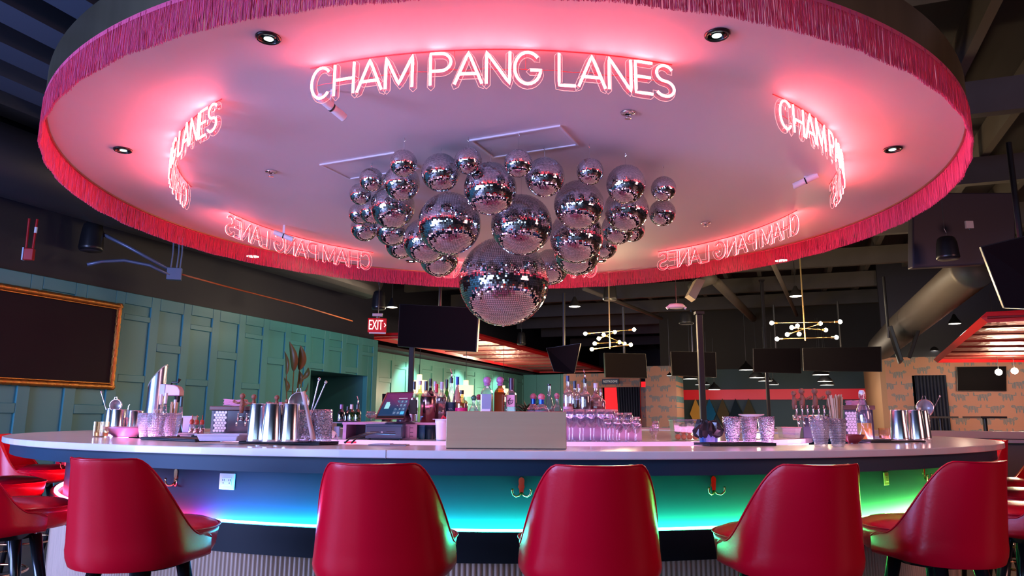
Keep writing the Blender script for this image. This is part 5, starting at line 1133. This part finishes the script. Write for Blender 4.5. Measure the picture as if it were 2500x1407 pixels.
# brush character on the label
o, P, h, r = wb; kb = MB(); yk = -r*1.03; zc = h*.47; s = r*.62
for st in ([(-.05, 1.0), (-.45, .45)], [(-.75, .35), (-.45, -.75)], [(-.75, .35), (.75, .42), (.35, -.55)], [(-.45, -.70), (.4, -.5)], [(-.35, -.12), (.25, -.05)]):
    kb.tube([Vector((a*s, yk, zc+b*s)) for a, b in st], [s*.14]+[s*.10]*(len(st)-1), 6)
kb.obj('brush_character', mat('black_ink', (.005, .004, .006), .5), o).rotation_euler = (0, 0, R_(-8))
for x, Y, lb in ((1302, 4.62, 'round clear bottle with blue neck and pink stopper, left of the pair'), (1322, 4.5, 'round clear bottle with blue neck and pink stopper, right of the pair')):
    o, P, h, r = bottle(x, 1034, 961, 40 if x > 1310 else 36, Y, lb, 'bulb', glass, (.30, .30, .5), .42, (.58, .16, .22), .2, (.62, .45, .7), (.12, .34), True, neck=.26)
    MB().lathe([(r*.34, h*.64), (r*.34, h*.82)], 18, cap=True).obj('blue_neck_band', mat('blue_foil', (.01, .08, .5), .25, .5), o)
bottle(1341, 1034, 938, 24, 4.7, 'slim clear bottle with tall neck and black cap', 'cone', glass, (.4, .2, .2), .35, (.02, .02, .02), .05, None, neck=.34)
bottle(1360, 1034, 960, 26, 4.55, 'small clear bottle with pink ball stopper left of the whiskey bottles', 'bulb', glass, (.45, .12, .12), .4, (.55, .18, .24), .2, None, stopper=True)
bottle(1387, 1034, 918, 25, 4.5, 'clear-necked whiskey bottle with navy cap and round pink label', 'round', glass, (.50, .05, .03), .42, (.02, .02, .10), .12, (.68, .3, .4), (.12, .35))
bottle(1404, 1034, 931, 23, 4.55, 'dark whiskey bottle with navy cap and diagonal label', 'round', glass, (.08, .015, .01), .55, (.02, .02, .06), .17, None)
bottle(1414, 1034, 938, 18, 4.8, 'whiskey bottle with pink cap behind its dark neighbour', 'round', glass, (.3, .05, .03), .5, (.5, .2, .26), .1, None)
bottle(1429, 1034, 925, 28, 4.5, 'tall dark liquor bottle with steel pour spout, centre of the right group', 'round', glass, (.10, .02, .012), .6, (.02, .02, .03), .1, None, pour=True)
bottle(1455, 1034, 936, 29, 4.55, 'red-brown liquor bottle with pale cap at the right end of the group', 'round', PK, (.30, .02, .03), .5, (.68, .6, .7), .12, (.45, .2, .2), (.42, .55))
bottle(1468, 1034, 950, 22, 4.8, 'short reddish bottle behind the pale-capped one', 'round', PK, (.4, .04, .05), .5, (.3, .1, .1), .1, None)
# steel drum and brown jars
P = pd(1045, 1034, 4.5); P.z = zS; o = thing('steel_drum', 'wide rose-tinted steel canister between tablet and bottles', 'canister', P); r = S(38, 4.5)/2; h = pd(1045, 967, 4.5).z-zS
MB().lathe([(.0001, .001), (r, .001), (r, h*.96), (r*.93, h), (.0001, h)], 36, cap=False).obj('canister_body', mat('rose_steel', (.38, .2, .2), .2, 1, noise=.3, nscale=10, stretch=(4, 4, .1)), o, smooth=True); MB().tube([(-r*.9, -r*.5, h*.1), (-r*.8, -r*.9, h*.22), (-r*.55, -r*.9, h*.22)], .004, 6).obj('blue_clip', mat('blue_clip', (.2, .45, .8), .3), o)
P = pd(1074, 1034, 4.42+.13); P.z = zS; o = thing('infusion_jar', 'brown infusion jar right of the rose steel canister', 'jar', P); r = S(28, 4.5)/2; h = pd(1074, 980, 4.5).z-zS
MB().lathe([(.0001, .001), (r, .001), (r, h), (r*.95, h)], 28, cap=False).obj('jar_glass', glass, o, smooth=True); MB().lathe([(.0001, .004), (r*.94, .004), (r*.94, h*.9), (.0001, h*.9)], 24, cap=False).obj('infusion', mat('brown_infusion', (.14, .045, .03), .3), o)
# cards, bins and white tub under the shelf
P = pd(1000, 1074, 4.40); o = thing('printed_cards', 'pink printed recipe cards leaning under the bottle shelf', 'cards', (P.x, 4.395, ZT)); MB().box(-S(17, 4.4), S(17, 4.4), 0, .012, .001, .088).obj('card_front', mat('pink_card', (.66, .42, .58), .55), o)
mb = MB()
for a, b in ((.2, .75), (.2, .45), (.2, .2)): mb.box(S(17, 4.4)*a-.008, S(17, 4.4)*a+.012, -.001, 0, .088*b, .088*b+.003)
for q in (-.6, -.5, -.4, .0): mb.box(S(17, 4.4)*q, S(17, 4.4)*q+.0015, -.001, 0, .01, .078)
mb.obj('print', mat('dark_ink', (.06, .02, .05), .5), o)
for x, w_, c, lb in ((1029, 20, (.04, .16, .28), 'blue plastic bin between the cards and the white tub'), (1049, 26, (.01, .03, .05), 'dark navy bin beside the white tub')):
    P = pd(x, 1072, 4.44); o = thing('plastic_bin', lb, 'bin', (P.x, 4.46, ZT)); a = S(w_, 4.4)/2; MB().lathe([(a*.85, .001), (a, .08), (a*.92, .08), (a*.8, .006), (.0001, .006)], 24, cap=False).obj('bin_body', mat('bin%d' % x, c, .4), o, smooth=True); MB().lathe([(a, .076), (a*1.03, .079), (a, .082)], 24, cap=False).obj('bin_rim', mat('bin%d' % x, c, .4), o)
P = pd(1077, 1074, 4.25); P.z = ZT; o = thing('white_tub', 'white plastic food tub left of the brass box', 'tub', P); a = S(31, 4.25)/2; h = S(50, 4.25)
MB().lathe([(.0001, .001), (a*.72, .001), (a*.8, .01), (a*.93, h*.8), (a, h*.84), (a, h), (a*.94, h), (a*.88, h*.8), (a*.7, .02), (.0001, .015)], 36, cap=False).obj('tub_body', mat('white_food_plastic', (.8, .8, .92), .35), o, smooth=True)
MB().tube([(.0, -.02, h), (.012, -.04, h+.02), (.03, -.03, h+.005)], .006, 8).obj('red_handle', mat('red_plastic', (.6, .01, .03), .3), o, smooth=True); MB().box(-a*1.3, a*.9, -a, a, h, h+.003).obj('flat_lid', mat('white_food_plastic', (.8, .8, .92), .35), o)

# cash drawer and tablet till
A = pd(891, 1075, 4.28); B = pd(982, 1077, 4.28); wd = B.x-A.x; cx = (A.x+B.x)/2; o = thing('cash_drawer', 'dark blue metal cash drawer under the tilted tablet', 'cash drawer', (cx, 4.28, ZT)); hD = S(38, 4.28)
dm_ = mat('navy_metal_drawer', (.012, .055, .095), .35); MB().box(-wd/2, wd/2, 0, .13, .008, hD).obj('drawer_case', dm_, o, bevel=.003); MB().box(-wd/2+.006, wd/2-.006, -.006, 0, .016, hD-.014).obj('drawer_front', dm_, o, bevel=.002)
MB().box(-wd*.36, -wd*.13, -.0075, -.006, hD*.5, hD*.55).obj('slot', black_m, o); MB().box(wd*.07, wd*.3, -.0075, -.006, hD*.5, hD*.55).obj('slot', black_m, o); MB().lathe([(.0001, 0), (.006, 0), (.006, .004), (.0001, .004)], 14, c=(-.01, 0, 0), cap=False).obj('lock', chrome, o).matrix_local = Matrix.Translation((-.01*0, -.006, hD*.48)) @ Matrix.Rotation(R_(90), 4, 'X')
for sx in (-1, 1): MB().cyl((sx*wd*.42, .03, 0), (sx*wd*.42, .03, .008), .01).obj('foot', black_m, o)
T = [pd(946, 958, 4.32), pd(1012, 956, 4.46), pd(986, 1024, 4.34), pd(915, 1024, 4.22)]
ctr = sum(T, Vector())/4; ctr.z = ZT+hD+.001; o = thing('tablet_till', 'tilted point-of-sale tablet showing a numeric keypad on a dark stand', 'tablet till', ctr); Q = [p-ctr for p in T]; n = (Q[1]-Q[0]).cross(Q[3]-Q[0]).normalized(); n = n if n.y > 0 else -n
MB().hull4(Q, n, .012).obj('tablet_body', mat('bronze_bezel', (.25, .16, .14), .25, .8), o, bevel=.004)
def q_at(u, v): return (Q[0]*(1-u)+Q[1]*u)*(1-v)+(Q[3]*(1-u)+Q[2]*u)*v
scm = bpy.data.materials.new('till_screen'); scm.use_nodes = True; nt = scm.node_tree; q = nt.nodes['Principled BSDF']; q.inputs['Base Color'].default_value = (.01, .01, .02, 1); q.inputs['Roughness'].default_value = .15; tc = nt.nodes.new('ShaderNodeTexCoord'); sp = nt.nodes.new('ShaderNodeSeparateXYZ'); nt.links.new(tc.outputs['Generated'], sp.inputs[0]); cr = nt.nodes.new('ShaderNodeValToRGB'); cr.color_ramp.elements[0].color = (.008, .04, .11, 1); cr.color_ramp.elements[1].color = (.13, .02, .10, 1); cr.color_ramp.elements[0].position = .3; cr.color_ramp.elements[1].position = .75
nt.links.new(sp.outputs[2], cr.inputs[0]); nt.links.new(cr.outputs[0], q.inputs['Emission Color']); q.inputs['Emission Strength'].default_value = .5
def patch(u0, u1, v0, v1, d, nm, m): MB().hull4([q_at(u0, v0)-n*d, q_at(u1, v0)-n*d, q_at(u1, v1)-n*d, q_at(u0, v1)-n*d], n, .0008).obj(nm, m, o)
patch(.04, .96, .05, .88, .0012, 'screen', scm); patch(.03, .97, .88, .965, .001, 'lower_bezel', black_m)
wlt = emis('screen_light_card', (.35, .75, .85), .45); kb_ = emis('screen_key', (.10, .16, .34), .35); kd = emis('screen_digit', (.6, .7, .9), .6)
patch(.14, .30, .38, .62, .0022, 'receipt_card', wlt); patch(.52, .84, .245, .262, .0022, 'title_line', kd)
ks = MB(); ds = MB()
def tube_seg(mb, pts): mb.tube([q_at(*p)-n*.0032 for p in pts], .00045, 4)
dig = {'1': [(.5, 0), (.5, 1)], '2': [(0, 0), (1, 0), (1, .5), (0, .5), (0, 1), (1, 1)], '3': [(0, 0), (1, 0), (1, .5), (.2, .5), (1, .5), (1, 1), (0, 1)], '4': [(0, 0), (0, .5), (1, .5), (1, 0), (1, 1)], '5': [(1, 0), (0, 0), (0, .5), (1, .5), (1, 1), (0, 1)], '6': [(1, 0), (0, 0), (0, 1), (1, 1), (1, .5), (0, .5)], '7': [(0, 0), (1, 0), (1, 1)], '8': [(0, 0), (1, 0), (1, 1), (0, 1), (0, 0), (0, .5), (1, .5)], '9': [(1, .5), (0, .5), (0, 0), (1, 0), (1, 1)], '0': [(0, 0), (1, 0), (1, 1), (0, 1), (0, 0)], 'C': [(1, 0), (0, 0), (0, 1), (1, 1)]}
for r_i, rw in enumerate(('123', '456', '789', 'C0')):
    for c_i, ch in enumerate(rw):
        u = .50+c_i*.135; v = .32+r_i*.135; ks.hull4([q_at(u, v)-n*.0026, q_at(u+.11, v)-n*.0026, q_at(u+.11, v+.105)-n*.0026, q_at(u, v+.105)-n*.0026], n, .0006); tube_seg(ds, [(u+.04+a*.03, v+.035+b*.04) for a, b in dig[ch]])
ks.obj('keys', kb_, o); ds.obj('digits', kd, o); patch(.77, .90, .725, .83, .0026, 'enter_key', emis('screen_enter', (.08, .4, .9), .6))
low = (Q[2]+Q[3])/2; MB().tube([Vector((.03, .02, .012)), Vector((.06, .1, .03)), Vector((.05, .10, .07)), (Q[0]+Q[1]+Q[2]+Q[3])/4+n*.02], [.028, .022, .018, .02], 12).obj('stand_arm', mat('dark_plum_plastic', (.04, .02, .04), .3), o, smooth=True)
MB().lathe([(.0001, 0), (.085, 0), (.09, .004), (.07, .012), (.0001, .014)], 36, c=(.02, .06, 0), cap=False, sy=.8).obj('stand_base', mat('dark_plum_plastic', (.04, .02, .04), .3), o, smooth=True)
cr_ = q_at(1.0, .55); MB().box(cr_.x+.0, cr_.x+.045, cr_.y+.01, cr_.y+.05, cr_.z-.045, cr_.z+.04).obj('card_reader', black_m, o, bevel=.004)

# glassware --------------------------------------------------------
def stem(x, yb, yt, wpx, Y, kind, label, grp, z=ZT):
    P = pd(x, yb, Y); P.z = z; h = pd(x, yt, Y).z-z; r = S(wpx, Y)/2; o = thing('wine_glass' if kind != 'coupe' else 'coupe_glass', label, 'glass', P, 0, grp); g = glassy('stemware', (.96, .95, 1), .03, (.8, .7, .95), .02, gl=.09)
    if kind == 'flute': b = [(.004, h*.42), (r*.5, h*.47), (r*.85, h*.62), (r, h*.8), (r*.92, h), (r*.88, h), (r*.95, h*.8), (r*.8, h*.63), (.003, h*.46)]
    elif kind == 'coupe': b = [(.004, h*.55), (r*.4, h*.60), (r*.8, h*.74), (r, h), (r*.95, h), (r*.75, h*.76), (.003, h*.6)]
    else: b = [(.004, h*.3), (r*.5, h*.34), (r, h*.55), (r*.95, h*.8), (r*.8, h), (r*.76, h), (r*.9, h*.8), (r*.94, h*.55), (.003, h*.34)]
    MB().lathe(b, 26, cap=False).obj('bowl', g, o, smooth=True); z0 = b[0][1]
    MB().lathe([(.0001, .0035), (.006, .006), (.0035, .015), (.003, z0*.6), (.004, z0)], 12, cap=False).obj('stem', g, o, smooth=True)
    MB().lathe([(.0001, .001), (r*.85, .001), (r*.86, .002), (.006, .005)], 26, cap=False).obj('foot', g, o, smooth=True); return o
gs = []
cols = (1392, 1418, 1444, 1470, 1491)
proto = stem(1392, 1072, 999, 27, 4.2, 'flute', 'x', 'rows of tall clear glasses right of the brass box'); first = True
rows_n = ('front row', 'second row', 'back row')
for j, Y in enumerate((4.2, 4.285, 4.37)):
    for i, x in enumerate(cols):
        x_ = x+(6 if j == 1 else -2); P = pd(x_, 1072, Y); P.z = ZT; lb = f'tall clear wine glass, {("first", "second", "third", "fourth", "fifth")[i]} from the brass box in the {rows_n[j]}'
        if P.x+.035 > 10: continue
        q = proto if first else copy_tree(proto); first = False; q.location = P; tag(q, lb, 'glass', 'rows of tall clear glasses right of the brass box')
for i, (x, yt, Y) in enumerate(((1512, 1008, 4.22), (1534, 1008, 4.3), (1553, 1018, 4.36))):
    stem(x, 1072, yt, 26, Y, 'wine', ('clear stemmed glass just right of the tall rows', 'clear stemmed glass second right of the tall rows', 'clear stemmed glass rearmost at the end of the rows')[i], 'shorter stemmed glasses at the end of the rows')
for i, (x, Y) in enumerate(((1484, 4.12), (1506, 4.12), (1528, 4.14), (1551, 4.17))):
    stem(x, 1072, 1024, 25, Y, 'coupe', ('hourglass coupe glass nearest the tall rows', 'hourglass coupe glass second in the front line', 'hourglass coupe glass third in the front line', 'hourglass coupe glass at the right end of the front line')[i], 'coupe glasses in the front line')
stem(1601, 1067, 1029, 18, 4.5, 'wine', 'small brandy glass standing alone left of the fruit bin', 'small glasses by the fruit bin'); stem(1592, 1064, 1040, 12, 4.6, 'wine', 'tiny glass behind the lone brandy glass', 'small glasses by the fruit bin')
stem(905, 1036, 1005, 26, 5.0, 'wine', 'clear patterned goblet left of the tilted tablet', 'goblets behind the cash drawer', z=1.168)

# sparkling wine bottles on a glass shelf
P = pd(850, 1033, 4.9); o = thing('glass_shelf', 'low glass shelf carrying sparkling wine bottles left of the till', 'shelf', (P.x, 4.9, ZT)); hS = pd(850, 1031, 4.9).z-ZT; a = S(40, 4.9)
MB().box(-a, a, -.06, .1, hS-.008, hS).obj('shelf_board', glassy('shelf_glass', (.7, .8, .9), .4, (.5, .5, .6)), o); MB().box(-a, -a+.01, -.06, .1, .001, hS-.008).obj('shelf_side', mauve, o); MB().box(a-.01, a, -.06, .1, .001, hS-.008).obj('shelf_side', mauve, o)
MB().box(-a*.8, -a*.5, -.02, .02, .001, hS*.7).obj('paper_pack', mat('blue_white_pack', (.4, .5, .7), .5), o); MB().box(.0, a*.55, -.02, .02, .001, hS*.6).obj('paper_pack', mat('blue_white_pack', (.4, .5, .7), .5), o)
for x, cp, lb, pr in ((832, (.25, .12, .3), 'dark wine bottle with purple foil, left on the glass shelf', 0), (857, (.62, .5, .55), 'green wine bottle with silver foil, middle of the glass shelf', 0), (872, (.05, .05, .05), 'green sparkling bottle with pour spout, right on the glass shelf', 1), (848, (.02, .02, .03), 'short dark bottle behind the silver-foiled one', 0)):
    bottle(x, 1031, 988 if x != 848 else 993, 17, 4.9 if x != 848 else 4.97, lb, 'wine', DK if x in (832, 848) else G_, None, .5, cp, .28, None, pour=bool(pr), z=ZT+hS)
P = base(862, 1066); o = MB().add(*(lambda n=14, m=8: ([(-.09+.18*i/n, -.05+.1*j/m, .012+.025*math.sin(i*.9+j*.7)*math.sin(math.pi*j/m)+.03*math.sin(math.pi*i/n)*math.sin(math.pi*j/m)) for j in range(m+1) for i in range(n+1)], [(j*(n+1)+i, j*(n+1)+i+1, (j+1)*(n+1)+i+1, (j+1)*(n+1)+i) for j in range(m) for i in range(n)]))()).obj('towel', mat('white_towel', (.75, .62, .68), .8, bump=.3, bscale=200), smooth=True, loc=Vector((P.x, 4.18, ZT))); o.modifiers.new('s', 'SOLIDIFY').thickness = -.008; tag(o, 'crumpled white towel left of the cash drawer', 'towel')
for i, (dx, lb) in enumerate(((0, 'upper black cable looping beside the white towel'), (.03, 'lower black cable looping beside the white towel'))):
    A = pd(842, 1082, 3.42); o = MB().tube([A+Vector((dx, 0, 0)), A+Vector((.015+dx, .03, .02)), A+Vector((.06+dx, .2, .04)), A+Vector((.12+dx, .5, .03))], .004, 8).obj('cable', blk, smooth=True); tag(o, lb, 'cable', 'black cables by the towel')
P = base(857, 1083); o = thing('red_clip', 'small flat red plastic clip lying on the counter', 'clip', P); MB().box(-.025, .025, -.01, .01, .0005, .009).obj('clip_body', mat('red_plastic', (.6, .01, .03), .3), o, bevel=.003); MB().tube([(-.025, 0, .006), (-.035, 0, .006)], .003, 6).obj('clip_tip', chrome, o)
P = base(955, 1089); o = thing('menu_tray', 'flat mauve menu tray lying before the cash drawer', 'tray', P, R_(-4)); MB().box(-.10, .075, -.03, .05, .0005, .007).obj('tray_body', mat('mauve_grey_tray', (.3, .2, .24), .35), o, bevel=.002); MB().box(-.085, -.0, -.025, .045, .007, .010).obj('white_card', mat('white_tray', (.6, .52, .68), .35), o)

# fruit bin
o = thing('fruit_bin', 'clear plastic bin of oranges and limes right of the lone brandy glass', 'fruit bin', pd(1674, 1068, 4.55).xy.to_3d()+Vector((0, 0, ZT))); Yb = 4.55; a = S(70, Yb)/2; b = S(60, Yb)/2; hB = S(49, Yb); vs = [(sx*q, sy*q*.7, zz) for q, zz in ((b, .001), (a, hB)) for sx, sy in ((-1, -1), (1, -1), (1, 1), (-1, 1))]
MB().add(vs, [(0, 3, 2, 1), (0, 1, 5, 4), (1, 2, 6, 5), (2, 3, 7, 6), (3, 0, 4, 7)]).obj('bin_walls', glassy('bin_clear', (.93, .95, .93), .06, (.7, .8, .7), gl=.06), o, bevel=.003); MB().tube([(-a, -a*.7, hB), (a, -a*.7, hB), (a, a*.7, hB), (-a, a*.7, hB)], .004, 6, closed=True).obj('rim', glass, o)
org = mat('orange_peel', (.75, .18, .03), .45, bump=.3, bscale=300); lim = mat('lime_peel', (.10, .16, .03), .4, bump=.2, bscale=300); rr = random.Random(4); cb = o.location.copy(); k = 0
for lay, (z, col_) in enumerate(((.022, 'o'), (.055, 'o'), (.088, 'l'))):
    for i, dx in enumerate((-.052, -.017, .018, .053)):
        isn = col_ == 'o' if not (lay == 1 and i == 0) else False; r = .0172
        q = MB().sphere((0, 0, 0), r, 16, 10, 1).obj('orange' if isn else 'lime', org if isn else lim, smooth=True); q.location = cb+Vector((dx+rr.uniform(-.001, .001), -.025+lay*.004, z))
        tag(q, f'{"orange" if isn else "dark green lime"} in the {("bottom", "middle", "top")[lay]} layer of the fruit bin, {("leftmost", "second from left", "third from left", "rightmost")[i]}', 'fruit', 'citrus fruit in the clear bin')
# black bag
P = pd(1730, 1078, 3.97); P.z = ZT+.0; o = thing('bagged_bucket', 'small bucket draped with crumpled black plastic right of the fruit bin', 'bucket', P); rr = random.Random(9); n = 28; vs = []; fs = []; prof = [(.03, .02), (.062, .045), (.07, .075), (.055, .105), (.045, .12), (.03, .108), (.012, .085)]
for j, (r, z) in enumerate(prof):
    for i in range(n): a = 6.283*i/n; q = r*(1+.18*math.sin(i*2.1+j)+rr.uniform(-.12, .12)); vs.append((q*math.cos(a), q*math.sin(a), z+rr.uniform(-.008, .008)*(j > 0)))
for j in range(len(prof)-1):
    for i in range(n): fs.append((j*n+i, j*n+(i+1) % n, (j+1)*n+(i+1) % n, (j+1)*n+i))
MB().add(vs, fs).obj('black_liner', mat('black_plastic_film', (.02, .018, .02), .22), o); MB().lathe([(.0001, .0), (.045, .0), (.05, .05), (.0001, .05)], 24, cap=False).obj('bucket', mat('deep_blue_plastic', (.01, .06, .25), .3), o)
# steel bowl behind, deli tub, candle, juice
P = pd(1837, 1070, 4.9); P.z = ZT; o = thing('cake_stand', 'flat white dish on a stem behind the three tumblers', 'stand', P); MB().lathe([(.0001, 0), (.05, 0), (.05, .006), (.012, .01), (.01, S(56, 4.9)-.01), (S(60, 4.9)/2, S(58, 4.9)), (S(60, 4.9)/2, S(60, 4.9)), (.0001, S(59, 4.9))], 32, cap=False).obj('stand_body', mat('white_china', (.72, .68, .75), .3), o, smooth=True); MB().lathe([(S(59, 4.9)/2, S(59, 4.9)), (S(62, 4.9)/2, S(60.5, 4.9))], 32, cap=False).obj('lip', chrome, o)
tub(1927, 1071, 1045, 46, 40, 'clear deli tub of dark garnish left of the beer taps', glassy('deli_plastic', (.9, .9, .92), .3, (.7, .62, .68), .2, gl=.06), name='deli_tub')
P = base(2082, 1064); o = thing('candle', 'white pillar candle in a frosted glass beside the tiled tower', 'candle', P); MB().lathe([(.0001, .001), (.033, .001), (.034, .085), (.0001, .085)], 28, cap=False).obj('wax', mat('candle_wax', (.8, .6, .55), .4), o, smooth=True); MB().lathe([(.036, 0), (.037, .10), (.035, .10)], 28, cap=False).obj('glass_cup', frosted, o, smooth=True); MB().sphere((0, 0, .10), .006, 10, 8, 2.2).obj('flame', emis('flame', (1, .8, .75), 12), o, smooth=True)
P = base(2113, 1075); Y = P.y; h = S(120, Y); r = S(34, Y)/2; o = thing('juice_bottle', 'swing-top glass bottle half full of orange juice on the right', 'bottle', P)
MB().lathe([(.0001, .001), (r*.95, .001), (r, .008), (r, h*.5), (r*.9, h*.6), (r*.5, h*.76), (r*.33, h*.84), (r*.33, h*.93)], 28, cap=False).obj('bottle_glass', glass, o, smooth=True); MB().lathe([(.0001, .004), (r*.94, .004), (r*.95, h*.34), (.0001, h*.34)], 28, cap=False).obj('juice', mat('orange_juice', (.95, .38, .03), .3, emit=(1, .4, .03), es=.05), o, smooth=True)  # slight glow put into the juice colour
MB().lathe([(r*.36, h*.93), (r*.42, h*.96), (r*.3, h), (.0001, h)], 16, cap=False).obj('stopper', mat('white_plastic', (.8, .76, .78), .4), o, smooth=True); MB().tube([(-r*.42, 0, h*.96), (-r*.45, 0, h*.84), (r*.45, 0, h*.84), (r*.42, 0, h*.96)], .0015, 5).obj('wire_bail', chrome, o)
# strainer glass at right end
Pg, hg, rg = tumbler(2258, 1074, 1012, 32, 26, 'tall cut glass behind the right shaker tins', cut, None, 'tall glasses at the right end', name='highball_glass')
fine_strainer((2257, 996), 20, Pg.y, 'domed fine strainer on the tall glass at the right end', False); spoon(2272, 1012, 2296, 966, Pg.y+.02, 'bar spoon leaning out of the tall glass at the right end')
# leafy arrangement behind the bottles
P = pd(1290, 1034, 4.95); P.z = zS; o = thing('leafy_plant', 'dark leafy plant behind the blue-necked bottles', 'plant', P); MB().lathe([(.0001, 0), (.035, 0), (.045, .06), (.0001, .05)], 20, cap=False).obj('pot', mat('dark_pot', (.03, .03, .035), .5), o, smooth=True); rr = random.Random(2); gm2 = mat('dark_green_leaf', (.03, .055, .02), .4)
for k in range(34):
    a = rr.uniform(0, 6.28); e = rr.uniform(.3, 1.3); L_ = rr.uniform(.07, .16); d = Vector((math.cos(a)*math.cos(e), math.sin(a)*math.cos(e)*.7, math.sin(e))); A = Vector((0, 0, .05)); tip = A+d*L_; sd = d.cross(Vector((0, 0, 1))).normalized()*rr.uniform(.01, .018); m_ = A+d*L_*.6
    MB().add([A, m_+sd, tip-Vector((0, 0, .02)), m_-sd, m_+Vector((0, 0, .006))], [(0, 1, 4), (0, 4, 3), (1, 2, 4), (4, 2, 3)]).obj('leaf', gm2 if k % 3 else mat('pale_leaf', (.2, .15, .1), .5), o)
# bottles behind the citrus press
for x, yt, c, cp, lb in ((387, 963, (.35, .1, .03), (.75, .6, .65), 'small amber bottle with silver neck behind the citrus press'), (399, 960, (.4, .05, .05), (.8, .7, .75), 'small red bottle with silver neck behind the citrus press'), (423, 976, (.55, .3, .4), (.7, .6, .7), 'pale bottle under the black press foot'), (438, 969, (.05, .08, .07), (.01, .06, .06), 'dark green capped bottle right of the pale one')):
    bottle(x, 1040, yt, 15, 5.0, lb, 'cone', glass, c, .45, cp, .25, None, z=ZT)
